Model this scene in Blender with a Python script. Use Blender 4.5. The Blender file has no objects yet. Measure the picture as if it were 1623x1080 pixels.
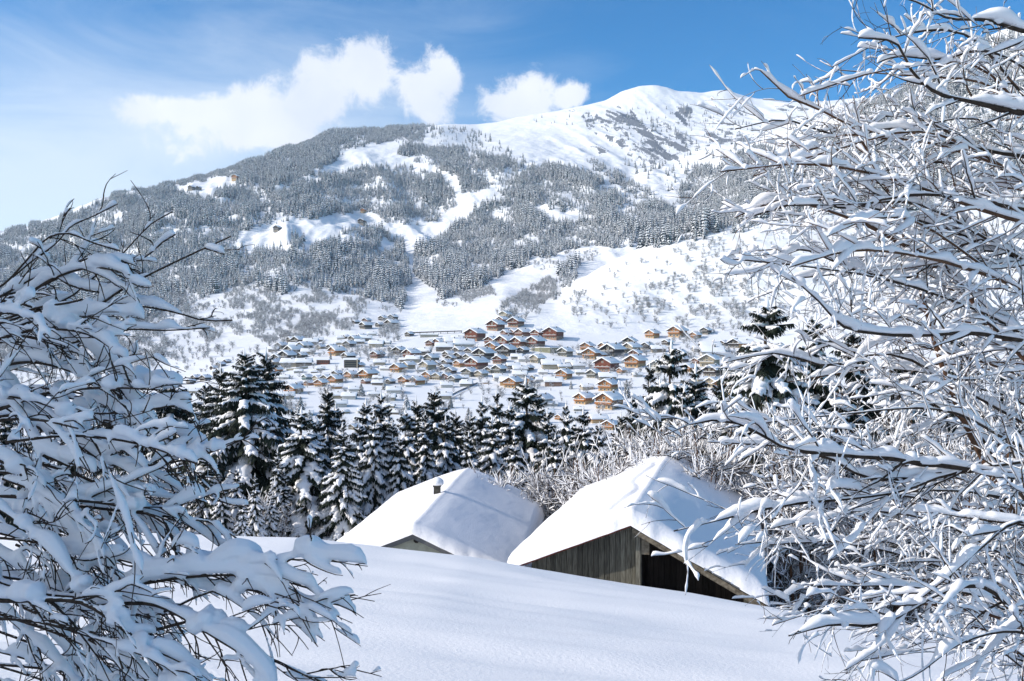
import bpy, math, random
import numpy as np
from mathutils import Vector, Matrix
PI = math.pi
R = math.radians
rng = np.random.default_rng(7)
random.seed(7)
sc = bpy.context.scene
C = sc.collection

# ---------------------------------------------------------------- camera, light, exposure
F = 35/36*1623.0            # focal length in photograph pixels
CX, CY = 811.5, 540.0
cam = bpy.data.cameras.new('camera')
cam.lens = 35; cam.sensor_width = 36; cam.clip_start = 0.1; cam.clip_end = 30000
cam_o = bpy.data.objects.new('camera', cam); C.objects.link(cam_o)
cam_o.location = (0, 0, 0); cam_o.rotation_euler = (R(90), 0, 0)
sc.camera = cam_o
SUN_EL, SUN_AZ = R(27), R(-98)          # azimuth measured from +Y towards +X
sun_dir = Vector((math.sin(SUN_AZ)*math.cos(SUN_EL), math.cos(SUN_AZ)*math.cos(SUN_EL), math.sin(SUN_EL)))
sl = bpy.data.lights.new('sun', 'SUN'); sl.energy = 4.4; sl.angle = R(0.53); sl.color = (1.0, 0.93, 0.85)
so = bpy.data.objects.new('sun', sl); C.objects.link(so)
so.rotation_euler = sun_dir.to_track_quat('Z', 'Y').to_euler()
so.location = sun_dir*500
sc.view_settings.view_transform = 'Standard'; sc.view_settings.look = 'None'
sc.view_settings.exposure = 0.19; sc.view_settings.gamma = 1
sc.view_settings.use_curve_mapping = False
sc.cycles.use_denoising = True
sc.cycles.max_bounces = 6; sc.cycles.diffuse_bounces = 3; sc.cycles.volume_bounces = 1
HAZE = 3.8e-5

w = bpy.data.worlds.new('World'); sc.world = w; w.use_nodes = True
nt = w.node_tree; nt.nodes.clear()
def N(t, ty, **kw):
    n = t.nodes.new(ty)
    for k, v in kw.items():
        if k.startswith('i_'):
            n.inputs[k[2:].replace('_', ' ')].default_value = v
        else: setattr(n, k, v)
    return n
def build_world():
    L = nt.links.new
    out = N(nt, 'ShaderNodeOutputWorld'); bg = N(nt, 'ShaderNodeBackground')
    sky = N(nt, 'ShaderNodeTexSky', sky_type='NISHITA', sun_disc=False, sun_elevation=SUN_EL, sun_rotation=SUN_AZ,
            altitude=1500, air_density=1.0, dust_density=0.3, ozone_density=2.0)
    hs = N(nt, 'ShaderNodeHueSaturation'); hs.inputs['Saturation'].default_value = 1.85; hs.inputs['Value'].default_value = 1.02
    L(sky.outputs[0], hs.inputs['Color'])
    tint = N(nt, 'ShaderNodeMix', data_type='RGBA', blend_type='MULTIPLY'); tint.inputs[0].default_value = 1; L(hs.outputs[0], tint.inputs[6]); tint.inputs[7].default_value = (.15, 1.04, 1.08, 1)
    tc = N(nt, 'ShaderNodeTexCoord'); sep = N(nt, 'ShaderNodeSeparateXYZ')
    L(tc.outputs['Generated'], sep.inputs[0])
    def M(op, a, b=None, c=None, clamp=False):
        n = N(nt, 'ShaderNodeMath', operation=op); n.use_clamp = clamp
        for i, v in enumerate((a, b, c)):
            if v is None: continue
            if hasattr(v, 'links') or hasattr(v, 'is_linked'): L(v, n.inputs[i])
            else: n.inputs[i].default_value = v
        return n.outputs[0]
    X, Y, Z = sep.outputs
    # fbm noises on the direction
    def noise(scale, detail, rough, off=(0, 0, 0), sc3=(1, 1, 1), dist=0):
        mp = N(nt, 'ShaderNodeMapping'); mp.inputs['Location'].default_value = off; mp.inputs['Scale'].default_value = sc3
        L(tc.outputs['Generated'], mp.inputs[0])
        n = N(nt, 'ShaderNodeTexNoise'); n.inputs['Scale'].default_value = scale; n.inputs['Detail'].default_value = detail
        n.inputs['Roughness'].default_value = rough; n.inputs['Distortion'].default_value = dist
        L(mp.outputs[0], n.inputs['Vector']); return n.outputs['Fac']
    nb = noise(9, 3, .5, (3, 1, 2)); nf = noise(30, 10, .68, (1, 2, 5), dist=.3)
    def ell(px, py, rx, ry, rot=0):
        d = Vector(((px-CX)/F, 1, (CY-py)/F)).normalized()
        dx = M('SUBTRACT', X, d.x); dz = M('SUBTRACT', Z, d.z)
        c, s = math.cos(R(rot)), math.sin(R(rot))
        a = M('ADD', M('MULTIPLY', dx, c), M('MULTIPLY', dz, s)); b = M('SUBTRACT', M('MULTIPLY', dz, c), M('MULTIPLY', dx, s))
        a = M('DIVIDE', a, rx/F*.93); b = M('DIVIDE', b, ry/F*.93)
        q = M('SQRT', M('ADD', M('MULTIPLY', a, a), M('MULTIPLY', b, b)))
        return M('SUBTRACT', 1.0, q)
    def union(lst):
        r = lst[0]
        for e in lst[1:]:
            n = N(nt, 'ShaderNodeMath', operation='SMOOTH_MAX'); n.inputs[2].default_value = .25
            L(r, n.inputs[0]); L(e, n.inputs[1]); r = n.outputs[0]
        return r
    big = union([ell(575, 108, 80, 66, 30), ell(505, 150, 120, 62, 22), ell(400, 180, 150, 48, 14), ell(285, 175, 130, 26, 6),
                 ell(420, 205, 150, 46, 10)])
    mid = union([ell(672, 158, 50, 66, 30), ell(702, 122, 32, 44, 20)])
    rgt = union([ell(828, 168, 78, 46, 12), ell(902, 152, 42, 24, 20), ell(795, 170, 50, 45)])
    cm = union([big, mid, rgt])
    t = M('ADD', M('ADD', cm, M('MULTIPLY', M('SUBTRACT', nb, .5), .9)), M('MULTIPLY', M('SUBTRACT', nf, .5), 2.0))
    mr = N(nt, 'ShaderNodeMapRange', interpolation_type='SMOOTHSTEP'); mr.inputs[1].default_value = .0; mr.inputs[2].default_value = .55
    L(t, mr.inputs[0])
    dens = M('MULTIPLY', mr.outputs[0], .96)
    # veil of thin cirrus, thicker towards the sun side and the horizon
    ns = noise(4, 6, .6, (0, 3, 1), (1, 1, 3.5), dist=.8)
    veil = union([ell(40, 330, 720, 260, 8), ell(300, 225, 330, 110, 8)])
    vr = N(nt, 'ShaderNodeMapRange', interpolation_type='SMOOTHSTEP'); vr.inputs[1].default_value = -.5; vr.inputs[2].default_value = .85
    L(M('ADD', veil, M('MULTIPLY', M('SUBTRACT', ns, .5), 1.1)), vr.inputs[0])
    vd = M('MULTIPLY', vr.outputs[0], .82)
    wr = N(nt, 'ShaderNodeMapRange', interpolation_type='SMOOTHSTEP'); wr.inputs[1].default_value = .45; wr.inputs[2].default_value = .9
    L(ns, wr.inputs[0])
    vd = M('MAXIMUM', vd, M('MULTIPLY', wr.outputs[0], .05))
    # the milky sky on the left of the view goes on round the sun's side and overhead
    sdn = M('SUBTRACT', M('MULTIPLY', X, -.92), M('MULTIPLY', Y, .40))
    sr = N(nt, 'ShaderNodeMapRange', interpolation_type='SMOOTHSTEP'); sr.inputs[1].default_value = -.1; sr.inputs[2].default_value = .65
    L(M('ADD', sdn, M('MULTIPLY', M('SUBTRACT', ns, .5), .5)), sr.inputs[0])
    vd = M('MAXIMUM', vd, M('MULTIPLY', sr.outputs[0], .85))
    vd = M('MULTIPLY', vd, M('GREATER_THAN', Z, -.02))
    mx1 = N(nt, 'ShaderNodeMix', data_type='RGBA'); L(vd, mx1.inputs[0]); L(tint.outputs[2], mx1.inputs[6]); mx1.inputs[7].default_value = (6.3, 6.9, 7.7, 1)
    # cloud shading put into the colour: grey to white by broad noise
    cr = N(nt, 'ShaderNodeMapRange'); cr.inputs[1].default_value = .25; cr.inputs[2].default_value = .75
    L(nb, cr.inputs[0])
    cc = N(nt, 'ShaderNodeMix', data_type='RGBA'); L(cr.outputs[0], cc.inputs[0]); cc.inputs[6].default_value = (5.2, 5.7, 6.8, 1); cc.inputs[7].default_value = (7.5, 7.6, 7.9, 1)
    mx2 = N(nt, 'ShaderNodeMix', data_type='RGBA'); L(M('MULTIPLY', dens, M('GREATER_THAN', Y, 0)), mx2.inputs[0]); L(mx1.outputs[2], mx2.inputs[6]); L(cc.outputs[2], mx2.inputs[7])
    L(mx2.outputs[2], bg.inputs[0]); bg.inputs[1].default_value = .125
    L(bg.outputs[0], out.inputs[0])
build_world()

# ---------------------------------------------------------------- helpers
def P(px, py, Y): return Vector(((px-CX)/F*Y, Y, (CY-py)/F*Y))
def mat(name, col, rough=.9, var=.0, nscale=5, bump=0, bscale=20, bdist=.02, spec=.3, stretch=None, sub=0, col2=None, coord='Object'):
    m = bpy.data.materials.new(name); m.use_nodes = True; t = m.node_tree; L = t.links.new
    b = t.nodes['Principled BSDF']; b.inputs['Roughness'].default_value = rough; b.inputs['Specular IOR Level'].default_value = spec
    tc = N(t, 'ShaderNodeTexCoord'); mp = N(t, 'ShaderNodeMapping'); L(tc.outputs[coord], mp.inputs[0])
    if stretch: mp.inputs['Scale'].default_value = stretch
    c2 = col2 if col2 else tuple(max(0, c*(1-var)) for c in col)
    if var or col2:
        n = N(t, 'ShaderNodeTexNoise'); n.inputs['Scale'].default_value = nscale; n.inputs['Detail'].default_value = 5; n.inputs['Roughness'].default_value = .6
        L(mp.outputs[0], n.inputs['Vector'])
        r = N(t, 'ShaderNodeValToRGB'); r.color_ramp.elements[0].position = .35; r.color_ramp.elements[1].position = .65
        r.color_ramp.elements[0].color = (*c2, 1); r.color_ramp.elements[1].color = (*col, 1)
        L(n.outputs['Fac'], r.inputs[0]); L(r.outputs[0], b.inputs['Base Color'])
    else: b.inputs['Base Color'].default_value = (*col, 1)
    if bump:
        n = N(t, 'ShaderNodeTexNoise'); n.inputs['Scale'].default_value = bscale; n.inputs['Detail'].default_value = 6; n.inputs['Roughness'].default_value = .65
        L(mp.outputs[0], n.inputs['Vector'])
        bp = N(t, 'ShaderNodeBump'); bp.inputs['Strength'].default_value = bump; bp.inputs['Distance'].default_value = bdist
        L(n.outputs['Fac'], bp.inputs['Height']); L(bp.outputs[0], b.inputs['Normal'])
    if sub:
        b.inputs['Subsurface Weight'].default_value = sub; b.inputs['Subsurface Radius'].default_value = (.02, .03, .04); b.inputs['Subsurface Scale'].default_value = 1
    return m
SN = (.87, .865, .875)
M_ = dict(
    snow=mat('snow', SN, .75, bump=.45, bscale=14, bdist=.03, spec=.35),
    snow_fine=mat('branch_snow', (.87, .865, .88), .75, bump=.25, bscale=45, bdist=.008, spec=.35),
    snow_crumb=mat('crumbly_snow', (.88, .87, .88), .8, bump=.4, bscale=11, bdist=.05, spec=.3),
    snow_far=mat('far_snow', (.86, .865, .88), .85, spec=.2),
    needle=mat('spruce_needles', (.030, .042, .030), .8, var=.6, nscale=1.5, spec=.15),
    needle_far=mat('far_spruce_needles', (.014, .032, .044), .9, var=.5, nscale=.2, spec=.1),
    bark_far=mat('far_bark', (.03, .03, .03), .9),
    bark=mat('bark', (.075, .055, .042), .9, var=.55, nscale=40, bump=.5, bscale=80, bdist=.004, spec=.15),
    bark_brown=mat('brown_bark', (.16, .085, .05), .85, var=.55, nscale=25, bump=.5, bscale=70, bdist=.004, spec=.2),
    frost=mat('frosted_twigs', (.34, .35, .37), .9, var=.5, nscale=.6, spec=.1),
    twig=mat('grey_twigs', (.11, .095, .085), .9, var=.4, nscale=1, spec=.1),
    rust=mat('dry_brown_twigs', (.22, .11, .06), .9, var=.4, nscale=1, spec=.1),
    wood=mat('weathered_grey_planks', (.18, .175, .14), .85, col2=(.050, .044, .034), nscale=3, stretch=(14, 14, .7), bump=.6, bscale=8, bdist=.01),
    wood_dark_shaded=mat('dark_and_shaded_planks', (.03, .024, .020), .9, col2=(.010, .008, .007), nscale=3, stretch=(14, 14, .7), bump=.5, bscale=8, bdist=.01),  # dark timber, and planks with recess shade in their colour
    wood_pale=mat('pale_weathered_board', (.22, .19, .14), .85, col2=(.09, .075, .055), nscale=4, stretch=(2, 2, 2), bump=.4, bscale=12, bdist=.005),
    red_edge=mat('red_metal_edge', (.20, .045, .03), .6, var=.5, nscale=6),
    plaster=mat('greenish_plaster', (.36, .37, .30), .9, var=.25, nscale=3, bump=.3, bscale=30, bdist=.01),
    fascia=mat('grey_fascia', (.13, .135, .14), .6, var=.3, nscale=3),
    chim=mat('chimney_stone', (.09, .085, .07), .9, var=.5, nscale=6, bump=.5, bscale=20, bdist=.02),
    glass=mat('window_glass', (.03, .035, .045), .15, spec=.6),
    shutter=mat('window_frame_paint', (.62, .56, .45), .6),
    asphalt=mat('snowy_asphalt', (.42, .43, .46), .9, var=.3, nscale=.3),
    steel=mat('galvanised_steel', (.16, .17, .18), .5),
)
def mesh_np(name, V, Q, mats, midx=None, smooth=True):
    """quads (n,4) -> mesh"""
    me = bpy.data.meshes.new(name)
    V = np.asarray(V, dtype=np.float32); Q = np.asarray(Q, dtype=np.int32)
    k = Q.shape[1]
    me.vertices.add(len(V)); me.vertices.foreach_set('co', V.ravel())
    tri = Q[:, 2] == Q[:, 3]                      # a repeated last corner marks a triangle
    keep = np.ones(Q.shape, bool); keep[tri, 3] = False
    cnt = keep.sum(1); start = np.concatenate([[0], np.cumsum(cnt)[:-1]]).astype(np.int32); lp = Q[keep]
    me.loops.add(len(lp)); me.loops.foreach_set('vertex_index', lp.astype(np.int32))
    me.polygons.add(len(Q)); me.polygons.foreach_set('loop_start', start)
    if midx is not None: me.polygons.foreach_set('material_index', np.asarray(midx, dtype=np.int32))
    me.polygons.foreach_set('use_smooth', np.full(len(Q), smooth, dtype=bool))
    for m in (mats if isinstance(mats, (list, tuple)) else [mats]): me.materials.append(m)
    me.update(calc_edges=True); me.validate()
    return me
class NB:
    """collects quads in numpy chunks"""
    def __init__(s): s.v = []; s.q = []; s.m = []; s.n = 0
    def add(s, V, Q, m=0):
        V = np.asarray(V, float).reshape(-1, 3); Q = np.asarray(Q, int).reshape(-1, 4)
        s.v.append(V); s.q.append(Q+s.n); s.m.append(np.full(len(Q), m)); s.n += len(V)
    def mesh(s, name, mats, smooth=True):
        return mesh_np(name, np.concatenate(s.v), np.concatenate(s.q), mats, np.concatenate(s.m), smooth)
    def tube(s, pts, ra, rb=None, k=5, lift=0., m=0, flat=1.0):
        pts = np.asarray(pts, float); n = len(pts)
        ra = np.broadcast_to(np.asarray(ra, float), (n,)); rb = ra if rb is None else np.broadcast_to(np.asarray(rb, float), (n,))
        t = np.gradient(pts, axis=0); t /= np.linalg.norm(t, axis=1, keepdims=True)+1e-9
        side = np.cross(t, [0, 0, 1.]); ln = np.linalg.norm(side, axis=1, keepdims=True)
        side = np.where(ln < .15, np.cross(t, [0.3, 1., 0]), side); side /= np.linalg.norm(side, axis=1, keepdims=True)+1e-9
        up = np.cross(side, t)
        a = np.arange(k)/k*2*PI+PI/k
        ca, sa = np.cos(a), np.sin(a); sa2 = np.where(sa < 0, sa*flat, sa)
        c = pts + up*np.asarray(lift).reshape(-1, 1) if np.ndim(lift) else pts + up*lift
        V = c[:, None, :] + side[:, None, :]*(ra[:, None]*ca[None, :])[..., None] + up[:, None, :]*(rb[:, None]*sa2[None, :])[..., None]
        i = np.arange(n-1)[:, None]*k; j = np.arange(k)[None, :]; j2 = (j+1) % k
        Q = np.stack([i+j, i+j2, i+k+j2, i+k+j], -1).reshape(-1, 4)
        s.add(V, Q, m)
    def box(s, x0, x1, y0, y1, z0, z1, m=0):
        V = [(x, y, z) for z in (z0, z1) for y in (y0, y1) for x in (x0, x1)]
        s.add(V, [(0, 2, 3, 1), (4, 5, 7, 6), (0, 1, 5, 4), (2, 6, 7, 3), (0, 4, 6, 2), (1, 3, 7, 5)], m)
    def prism(s, poly, d0, d1, m=0):
        """poly: list of 4 points (3D), extruded by vector from d0 to d1"""
        A = np.array([np.array(p)+np.array(d0) for p in poly]); B = np.array([np.array(p)+np.array(d1) for p in poly]); k = len(poly)
        Q = [(i, (i+1) % k, k+(i+1) % k, k+i) for i in range(k)]
        if k == 4: Q += [(3, 2, 1, 0), (4, 5, 6, 7)]
        if k == 3: Q += [(2, 1, 0, 0), (3, 4, 5, 5)]
        s.add(np.concatenate([A, B]), Q, m)
def ob(name, me, parent=None, loc=None, rz=0, scale=None):
    o = bpy.data.objects.new(name, me); C.objects.link(o)
    if parent: o.parent = parent
    if loc is not None: o.location = loc
    if rz: o.rotation_euler = (0, 0, rz)
    if scale is not None: o.scale = (scale,)*3 if np.ndim(scale) == 0 else scale
    return o
def tag(o, label=None, cat=None, group=None, kind=None):
    if label: o['label'] = label
    if cat: o['category'] = cat
    if group: o['group'] = group
    if kind: o['kind'] = kind
    return o
# value noise
def vnoise(x, y, seed=0):
    x = np.asarray(x, float); y = np.asarray(y, float)
    xi = np.floor(x).astype(np.int64); yi = np.floor(y).astype(np.int64); xf = x-xi; yf = y-yi
    def h(a, b):
        n = (a*374761393 + b*668265263 + seed*1442695041) & 0xffffffff
        n = ((n ^ (n >> 13))*1274126177) & 0xffffffff
        return ((n ^ (n >> 16)) & 0xffff)/65535.0
    u = xf*xf*xf*(xf*(xf*6-15)+10); v = yf*yf*yf*(yf*(yf*6-15)+10)
    return (h(xi, yi)*(1-u)+h(xi+1, yi)*u)*(1-v)+(h(xi, yi+1)*(1-u)+h(xi+1, yi+1)*u)*v-.5
def fbm(x, y, oct=4, seed=0, ridged=False):
    s = 0; a = 1; f = 1; tot = 0
    for o in range(oct):
        n = vnoise(x*f+o*17.3, y*f+o*9.1, seed+o)
        s = s + a*((.5-np.abs(n)*2) if ridged else n*2); tot += a; a *= .5; f *= 2.03
    return s/tot

# boards of one wall differ a little from each other in tone
for k in ('wood', 'wood_dark_shaded', 'needle_far'):
    t = M_[k].node_tree; b = t.nodes['Principled BSDF']; src = b.inputs['Base Color'].links[0].from_socket
    oi = N(t, 'ShaderNodeObjectInfo'); mr_ = N(t, 'ShaderNodeMapRange'); mr_.inputs[3].default_value = .55; mr_.inputs[4].default_value = 1.35; t.links.new(oi.outputs['Random'], mr_.inputs[0])
    mu = N(t, 'ShaderNodeMix', data_type='RGBA', blend_type='MULTIPLY'); mu.inputs[0].default_value = 1; t.links.new(src, mu.inputs[6]); t.links.new(mr_.outputs[0], mu.inputs[7]); t.links.new(mu.outputs[2], b.inputs['Base Color'])
# ---------------------------------------------------------------- terrain
# crest of the near snow bank as seen at 30 m
crx = [-3000, 0, 250, 400, 480, 560, 620, 740, 800, 1000, 1120, 1215, 1350, 1623, 2200, 4500]
cry = [835, 848, 848, 851, 853, 862, 869, 881, 892, 926, 944, 962, 984, 1008, 1040, 1090]
YC = 30.0
def z_near(X, Y):
    X = np.asarray(X, float); Y = np.asarray(Y, float)
    cpx = X/YC*F+CX
    zc = (CY-np.interp(cpx, crx, cry))/F*YC
    zc = zc + .0
    a = -1.9+(zc+1.9)*np.clip(Y, -200, YC)/YC
    a = np.where(Y < 0, -1.9-.08*Y, a)
    yy = np.clip(Y-YC, 0, None)
    b = zc - (.17*yy + .20*np.sqrt(yy*yy+9)-.20*3)
    z = np.where(Y < YC, a, b)
    far = np.clip((Y-YC)/90, 0, 1)
    und = .42*fbm(X/15+3, Y/4.2+X/30, 3, 5)*np.clip(Y/6, .2, 1)*np.clip(1-(Y-24)/10, .35, 1) + .03*fbm(X/1.7, Y/1.1, 2, 9)
    return z + und
rowsY = {
 450: ([0], [742]),
 600: ([0, 500, 1200, 1623], [690, 702, 694, 690]),
 750: ([0, 300, 450, 900, 1200, 1623], [655, 640, 634, 640, 628, 610]),
 900: ([0, 300, 420, 560, 700, 850, 1000, 1200, 1623], [630, 612, 600, 592, 595, 590, 586, 585, 560]),
 1050: ([0, 250, 400, 500, 640, 760, 850, 950, 1050, 1200, 1623], [590, 590, 574, 560, 556, 553, 548, 556, 553, 552, 500]),
 1200: ([0, 300, 450, 560, 640, 760, 860, 950, 1050, 1200, 1623], [560, 555, 545, 532, 531, 522, 520, 517, 520, 508, 430]),
 1400: ([0, 300, 450, 560, 640, 720, 800, 880, 980, 1060, 1140, 1200, 1623], [535, 530, 520, 509, 513, 504, 486, 484, 460, 440, 420, 405, 350]),
 1600: ([0, 300, 450, 560, 650, 720, 800, 850, 890, 980, 1060, 1140, 1200, 1300, 1623], [515, 500, 490, 485, 495, 482, 468, 478, 464, 412, 380, 361, 348, 330, 290]),
 1850: ([0, 300, 450, 560, 650, 720, 800, 870, 980, 1060, 1140, 1300, 1623], [495, 470, 450, 460, 472, 464, 445, 440, 436, 430, 420, 400, 330]),
 2200: ([0, 300, 450, 560, 650, 720, 800, 900, 1000, 1100, 1200, 1300, 1623], [465, 430, 410, 425, 440, 432, 418, 405, 395, 385, 350, 300, 230]),
 2600: ([0, 300, 450, 560, 650, 720, 800, 900, 1000, 1100, 1200, 1300, 1400, 1500, 1623, 2200], [430, 370, 365, 375, 395, 390, 370, 355, 345, 345, 300, 250, 200, 150, 90, -60]),
 3000: ([-600, 0, 100, 200, 300, 450, 560, 650, 720, 800, 900, 1000, 1100, 1200, 1300, 1380, 1450, 1500, 1560, 1623, 1900, 2600], [450, 395, 365, 330, 320, 320, 330, 345, 332, 315, 300, 310, 315, 262, 222, 168, 135, 108, 75, 48, -60, -200]),
 3400: ([-600, 0, 50, 100, 150, 200, 330, 450, 560, 650, 720, 800, 900, 1000, 1100, 1200, 1300, 1400, 1500, 1623, 2200], [440, 376, 364, 347, 325, 308, 291, 277, 276, 281, 276, 265, 265, 285, 272, 238, 205, 172, 140, 90, -20]),
 3900: ([-600, 0, 100, 200, 330, 420, 520, 600, 700, 760, 820, 900, 1000, 1100, 1200, 1300, 1400, 1623, 2200], [450, 387, 354, 314, 277, 250, 228, 231, 227, 237, 236, 240, 240, 235, 215, 192, 174, 130, 60]),
 4500: ([-600, 0, 100, 200, 330, 420, 520, 600, 650, 700, 760, 820, 900, 1000, 1100, 1200, 1300, 1400, 1623, 2200], [480, 410, 375, 335, 290, 256, 216, 209, 204, 200, 212, 207, 200, 190, 187, 182, 176, 166, 160, 120]),
 5200: ([-600, 0, 200, 400, 520, 600, 700, 760, 820, 900, 960, 985, 1010, 1040, 1075, 1110, 1150, 1190, 1250, 1350, 1400, 1623, 2200], [500, 430, 355, 285, 238, 226, 209, 204, 191, 178, 166, 150, 142, 140, 149, 153, 149, 162, 170, 163, 161, 165, 170]),
 6400: ([0, 700, 1040, 1623], [470, 330, 250, 270]),
}
gpx = np.concatenate([np.arange(-2600, -100, 40), np.arange(-100, 1800, 2.6), np.arange(1800, 4300, 40)]).astype(float)
def rowz(Y):
    xs, ys = rowsY[Y]; py = np.interp(gpx, xs, ys)
    # smooth a little
    k = 5; pad = np.pad(py, k, mode='edge'); ker = np.hanning(2*k+1); ker /= ker.sum(); py = np.convolve(pad, ker, 'valid')
    return (CY-py)/F*Y
knY = [60., 90., 130., 260.]+[float(y) for y in sorted(rowsY)]
kz = []
for y in knY[:2]: kz.append(z_near((gpx-CX)/F*y, y))
z90 = kz[-1]
kz.append(np.minimum(z90-9, -38.)*.6+.4*(-46)); kz.append(np.full_like(gpx, -53.))
for y in knY[4:]: kz.append(rowz(int(y)))
kz = np.array(kz); kY = np.array(knY)
def pchip(xk, yk, xq):
    h = np.diff(xk)[:, None]; d = np.diff(yk, axis=0)/h
    m = np.zeros_like(yk); w1 = 2*h[1:]+h[:-1]; w2 = h[1:]+2*h[:-1]
    with np.errstate(divide='ignore', invalid='ignore'):
        hm = (w1+w2)/(w1/d[:-1]+w2/d[1:])
    m[1:-1] = np.where(d[:-1]*d[1:] > 0, hm, 0); m[0] = d[0]; m[-1] = d[-1]
    i = np.clip(np.searchsorted(xk, xq, side='right')-1, 0, len(xk)-2)
    hh = h[i]; t = ((xq-xk[i])/h[i, 0])[:, None]
    return yk[i]*(2*t**3-3*t*t+1)+m[i]*hh*(t**3-2*t*t+t)+yk[i+1]*(-2*t**3+3*t*t)+m[i+1]*hh*(t**3-t*t)
gY = np.concatenate([np.geomspace(60, 600, 60)[:-1], np.linspace(600, 1900, 190)[:-1], np.linspace(1900, 5400, 330)[:-1], np.linspace(5400, 6400, 12)])
GZ = pchip(kY, kz, gY)
GX = (gpx[None, :]-CX)/F*gY[:, None]; GYm = np.broadcast_to(gY[:, None], GX.shape)
def sstep(a, b, x):
    t = np.clip((x-a)/(b-a), 0, 1); return t*t*(3-2*t)
amp = np.interp(gY, [60, 400, 700, 1200, 1700, 3000, 5000, 6400], [.2, 1.5, 1.6, 3, 10, 16, 10, 10])[:, None]
GZ = GZ + amp*fbm(GX/260, GYm/330, 5, 3) + .3*amp*fbm(GX/60, GYm/90, 3, 8)
# summit ribs: gullies running down the face
rib = sstep(3300, 3900, GYm)*(1-sstep(4600, 5050, GYm))*sstep(820, 960, gpx[None, :])*(1-sstep(1250, 1400, gpx[None, :]))
GZ = GZ + rib*44*fbm(GX/210+GYm/900, GYm/1000, 4, 21, ridged=True)
hillm = sstep(1150, 1300, GYm)*(1-sstep(1600, 1700, GYm))*sstep(870, 950, gpx[None, :])
GZ = GZ + hillm*5*fbm(GX/40+GYm/150, GYm/120, 4, 31)
spur = sstep(1750, 2300, GYm)*(1-sstep(3300, 3900, GYm))
GZ = GZ + spur*48*fbm(GX/190+GYm/700, GYm/620, 4, 61, ridged=True) + spur*9*fbm(GX/45, GYm/110, 3, 62)
GPY = CY-GZ/gY[:, None]*F
def cell(px, Y):
    i = np.interp(px, gpx, np.arange(len(gpx))); j = np.interp(Y, gY, np.arange(len(gY)))
    i0 = np.clip(np.floor(i).astype(int), 0, len(gpx)-2); j0 = np.clip(np.floor(j).astype(int), 0, len(gY)-2); return i0, j0, i-i0, j-j0
def z_far(px, Y):
    i0, j0, a, b = cell(np.asarray(px, float), np.asarray(Y, float))
    return (GZ[j0, i0]*(1-a)+GZ[j0, i0+1]*a)*(1-b)+(GZ[j0+1, i0]*(1-a)+GZ[j0+1, i0+1]*a)*b
def ground(X, Y):
    if Y < 62: return float(z_near(X, Y))
    return float(z_far(X/Y*F+CX, Y))
def hit(px, py, ymin=420.):
    """first depth beyond ymin at which the ground is seen at this pixel"""
    i = int(np.clip(np.interp(px, gpx, np.arange(len(gpx))), 0, len(gpx)-1))
    col = GPY[:, i]; js = np.where((gY >= ymin) & (col <= py))[0]
    if len(js) == 0: return None
    j = js[0]
    if j == 0: return gY[0]
    a, b = col[j-1], col[j]; t = (a-py)/(a-b+1e-9); return float(gY[j-1]+(gY[j]-gY[j-1])*np.clip(t, 0, 1))
runmin = np.minimum.accumulate(np.where(gY[:, None] < 250, 9999, GPY), axis=0)

def sheet(name, X, Y, Z, mats):
    r, c = X.shape; V = np.stack([X, Y, Z], -1).reshape(-1, 3)
    i = np.arange(r-1)[:, None]*c; j = np.arange(c-1)[None, :]
    Q = np.stack([i+j, i+j+1, i+c+j+1, i+c+j], -1).reshape(-1, 4)
    me = mesh_np(name, V, Q, mats); o = ob(name, me); o['kind'] = 'structure'; return o
# mountain material: snow with rock on steep ribs and fine shrub speckle
def mountain_mat():
    m = bpy.data.materials.new('mountain_snow_and_rock'); m.use_nodes = True; t = m.node_tree; L = t.links.new
    b = t.nodes['Principled BSDF']; b.inputs['Roughness'].default_value = .85; b.inputs['Specular IOR Level'].default_value = .2
    tc = N(t, 'ShaderNodeTexCoord')
    at = N(t, 'ShaderNodeAttribute', attribute_name='rock')
    n1 = N(t, 'ShaderNodeTexNoise'); n1.inputs['Scale'].default_value = .028; n1.inputs['Detail'].default_value = 9; n1.inputs['Roughness'].default_value = .72; mp1 = N(t, 'ShaderNodeMapping'); mp1.inputs['Scale'].default_value = (1.5, .35, .45); mp1.inputs['Rotation'].default_value = (0, 0, .25); L(tc.outputs['Object'], mp1.inputs[0]); L(mp1.outputs[0], n1.inputs['Vector'])
    mm = N(t, 'ShaderNodeMath', operation='ADD'); L(n1.outputs['Fac'], mm.inputs[0]); L(at.outputs['Fac'], mm.inputs[1])
    mr = N(t, 'ShaderNodeMapRange'); mr.inputs[1].default_value = 1.02; mr.inputs[2].default_value = 1.10; L(mm.outputs[0], mr.inputs[0])
    mx = N(t, 'ShaderNodeMix', data_type='RGBA'); L(mr.outputs[0], mx.inputs[0]); mx.inputs[6].default_value = (.86, .865, .88, 1); mx.inputs[7].default_value = (.15, .16, .185, 1)
    L(mx.outputs[2], b.inputs['Base Color'])
    bp = N(t, 'ShaderNodeBump'); bp.inputs['Strength'].default_value = .35; bp.inputs['Distance'].default_value = 12
    n2 = N(t, 'ShaderNodeTexNoise'); n2.inputs['Scale'].default_value = .03; n2.inputs['Detail'].default_value = 8; n2.inputs['Roughness'].default_value = .6; L(tc.outputs['Object'], n2.inputs['Vector'])
    L(n2.outputs['Fac'], bp.inputs['Height']); L(bp.outputs[0], b.inputs['Normal'])
    return m
MM = mountain_mat()
nx = np.concatenate([np.arange(-95, -40, 1.5), np.arange(-40, 45, .25), np.arange(45, 97, 1.5)])
ny = np.concatenate([np.arange(-40, 0, 1.), np.arange(0, 34, .22), np.arange(34, 64, .7)])
NX, NY = np.meshgrid(nx, ny)
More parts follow.
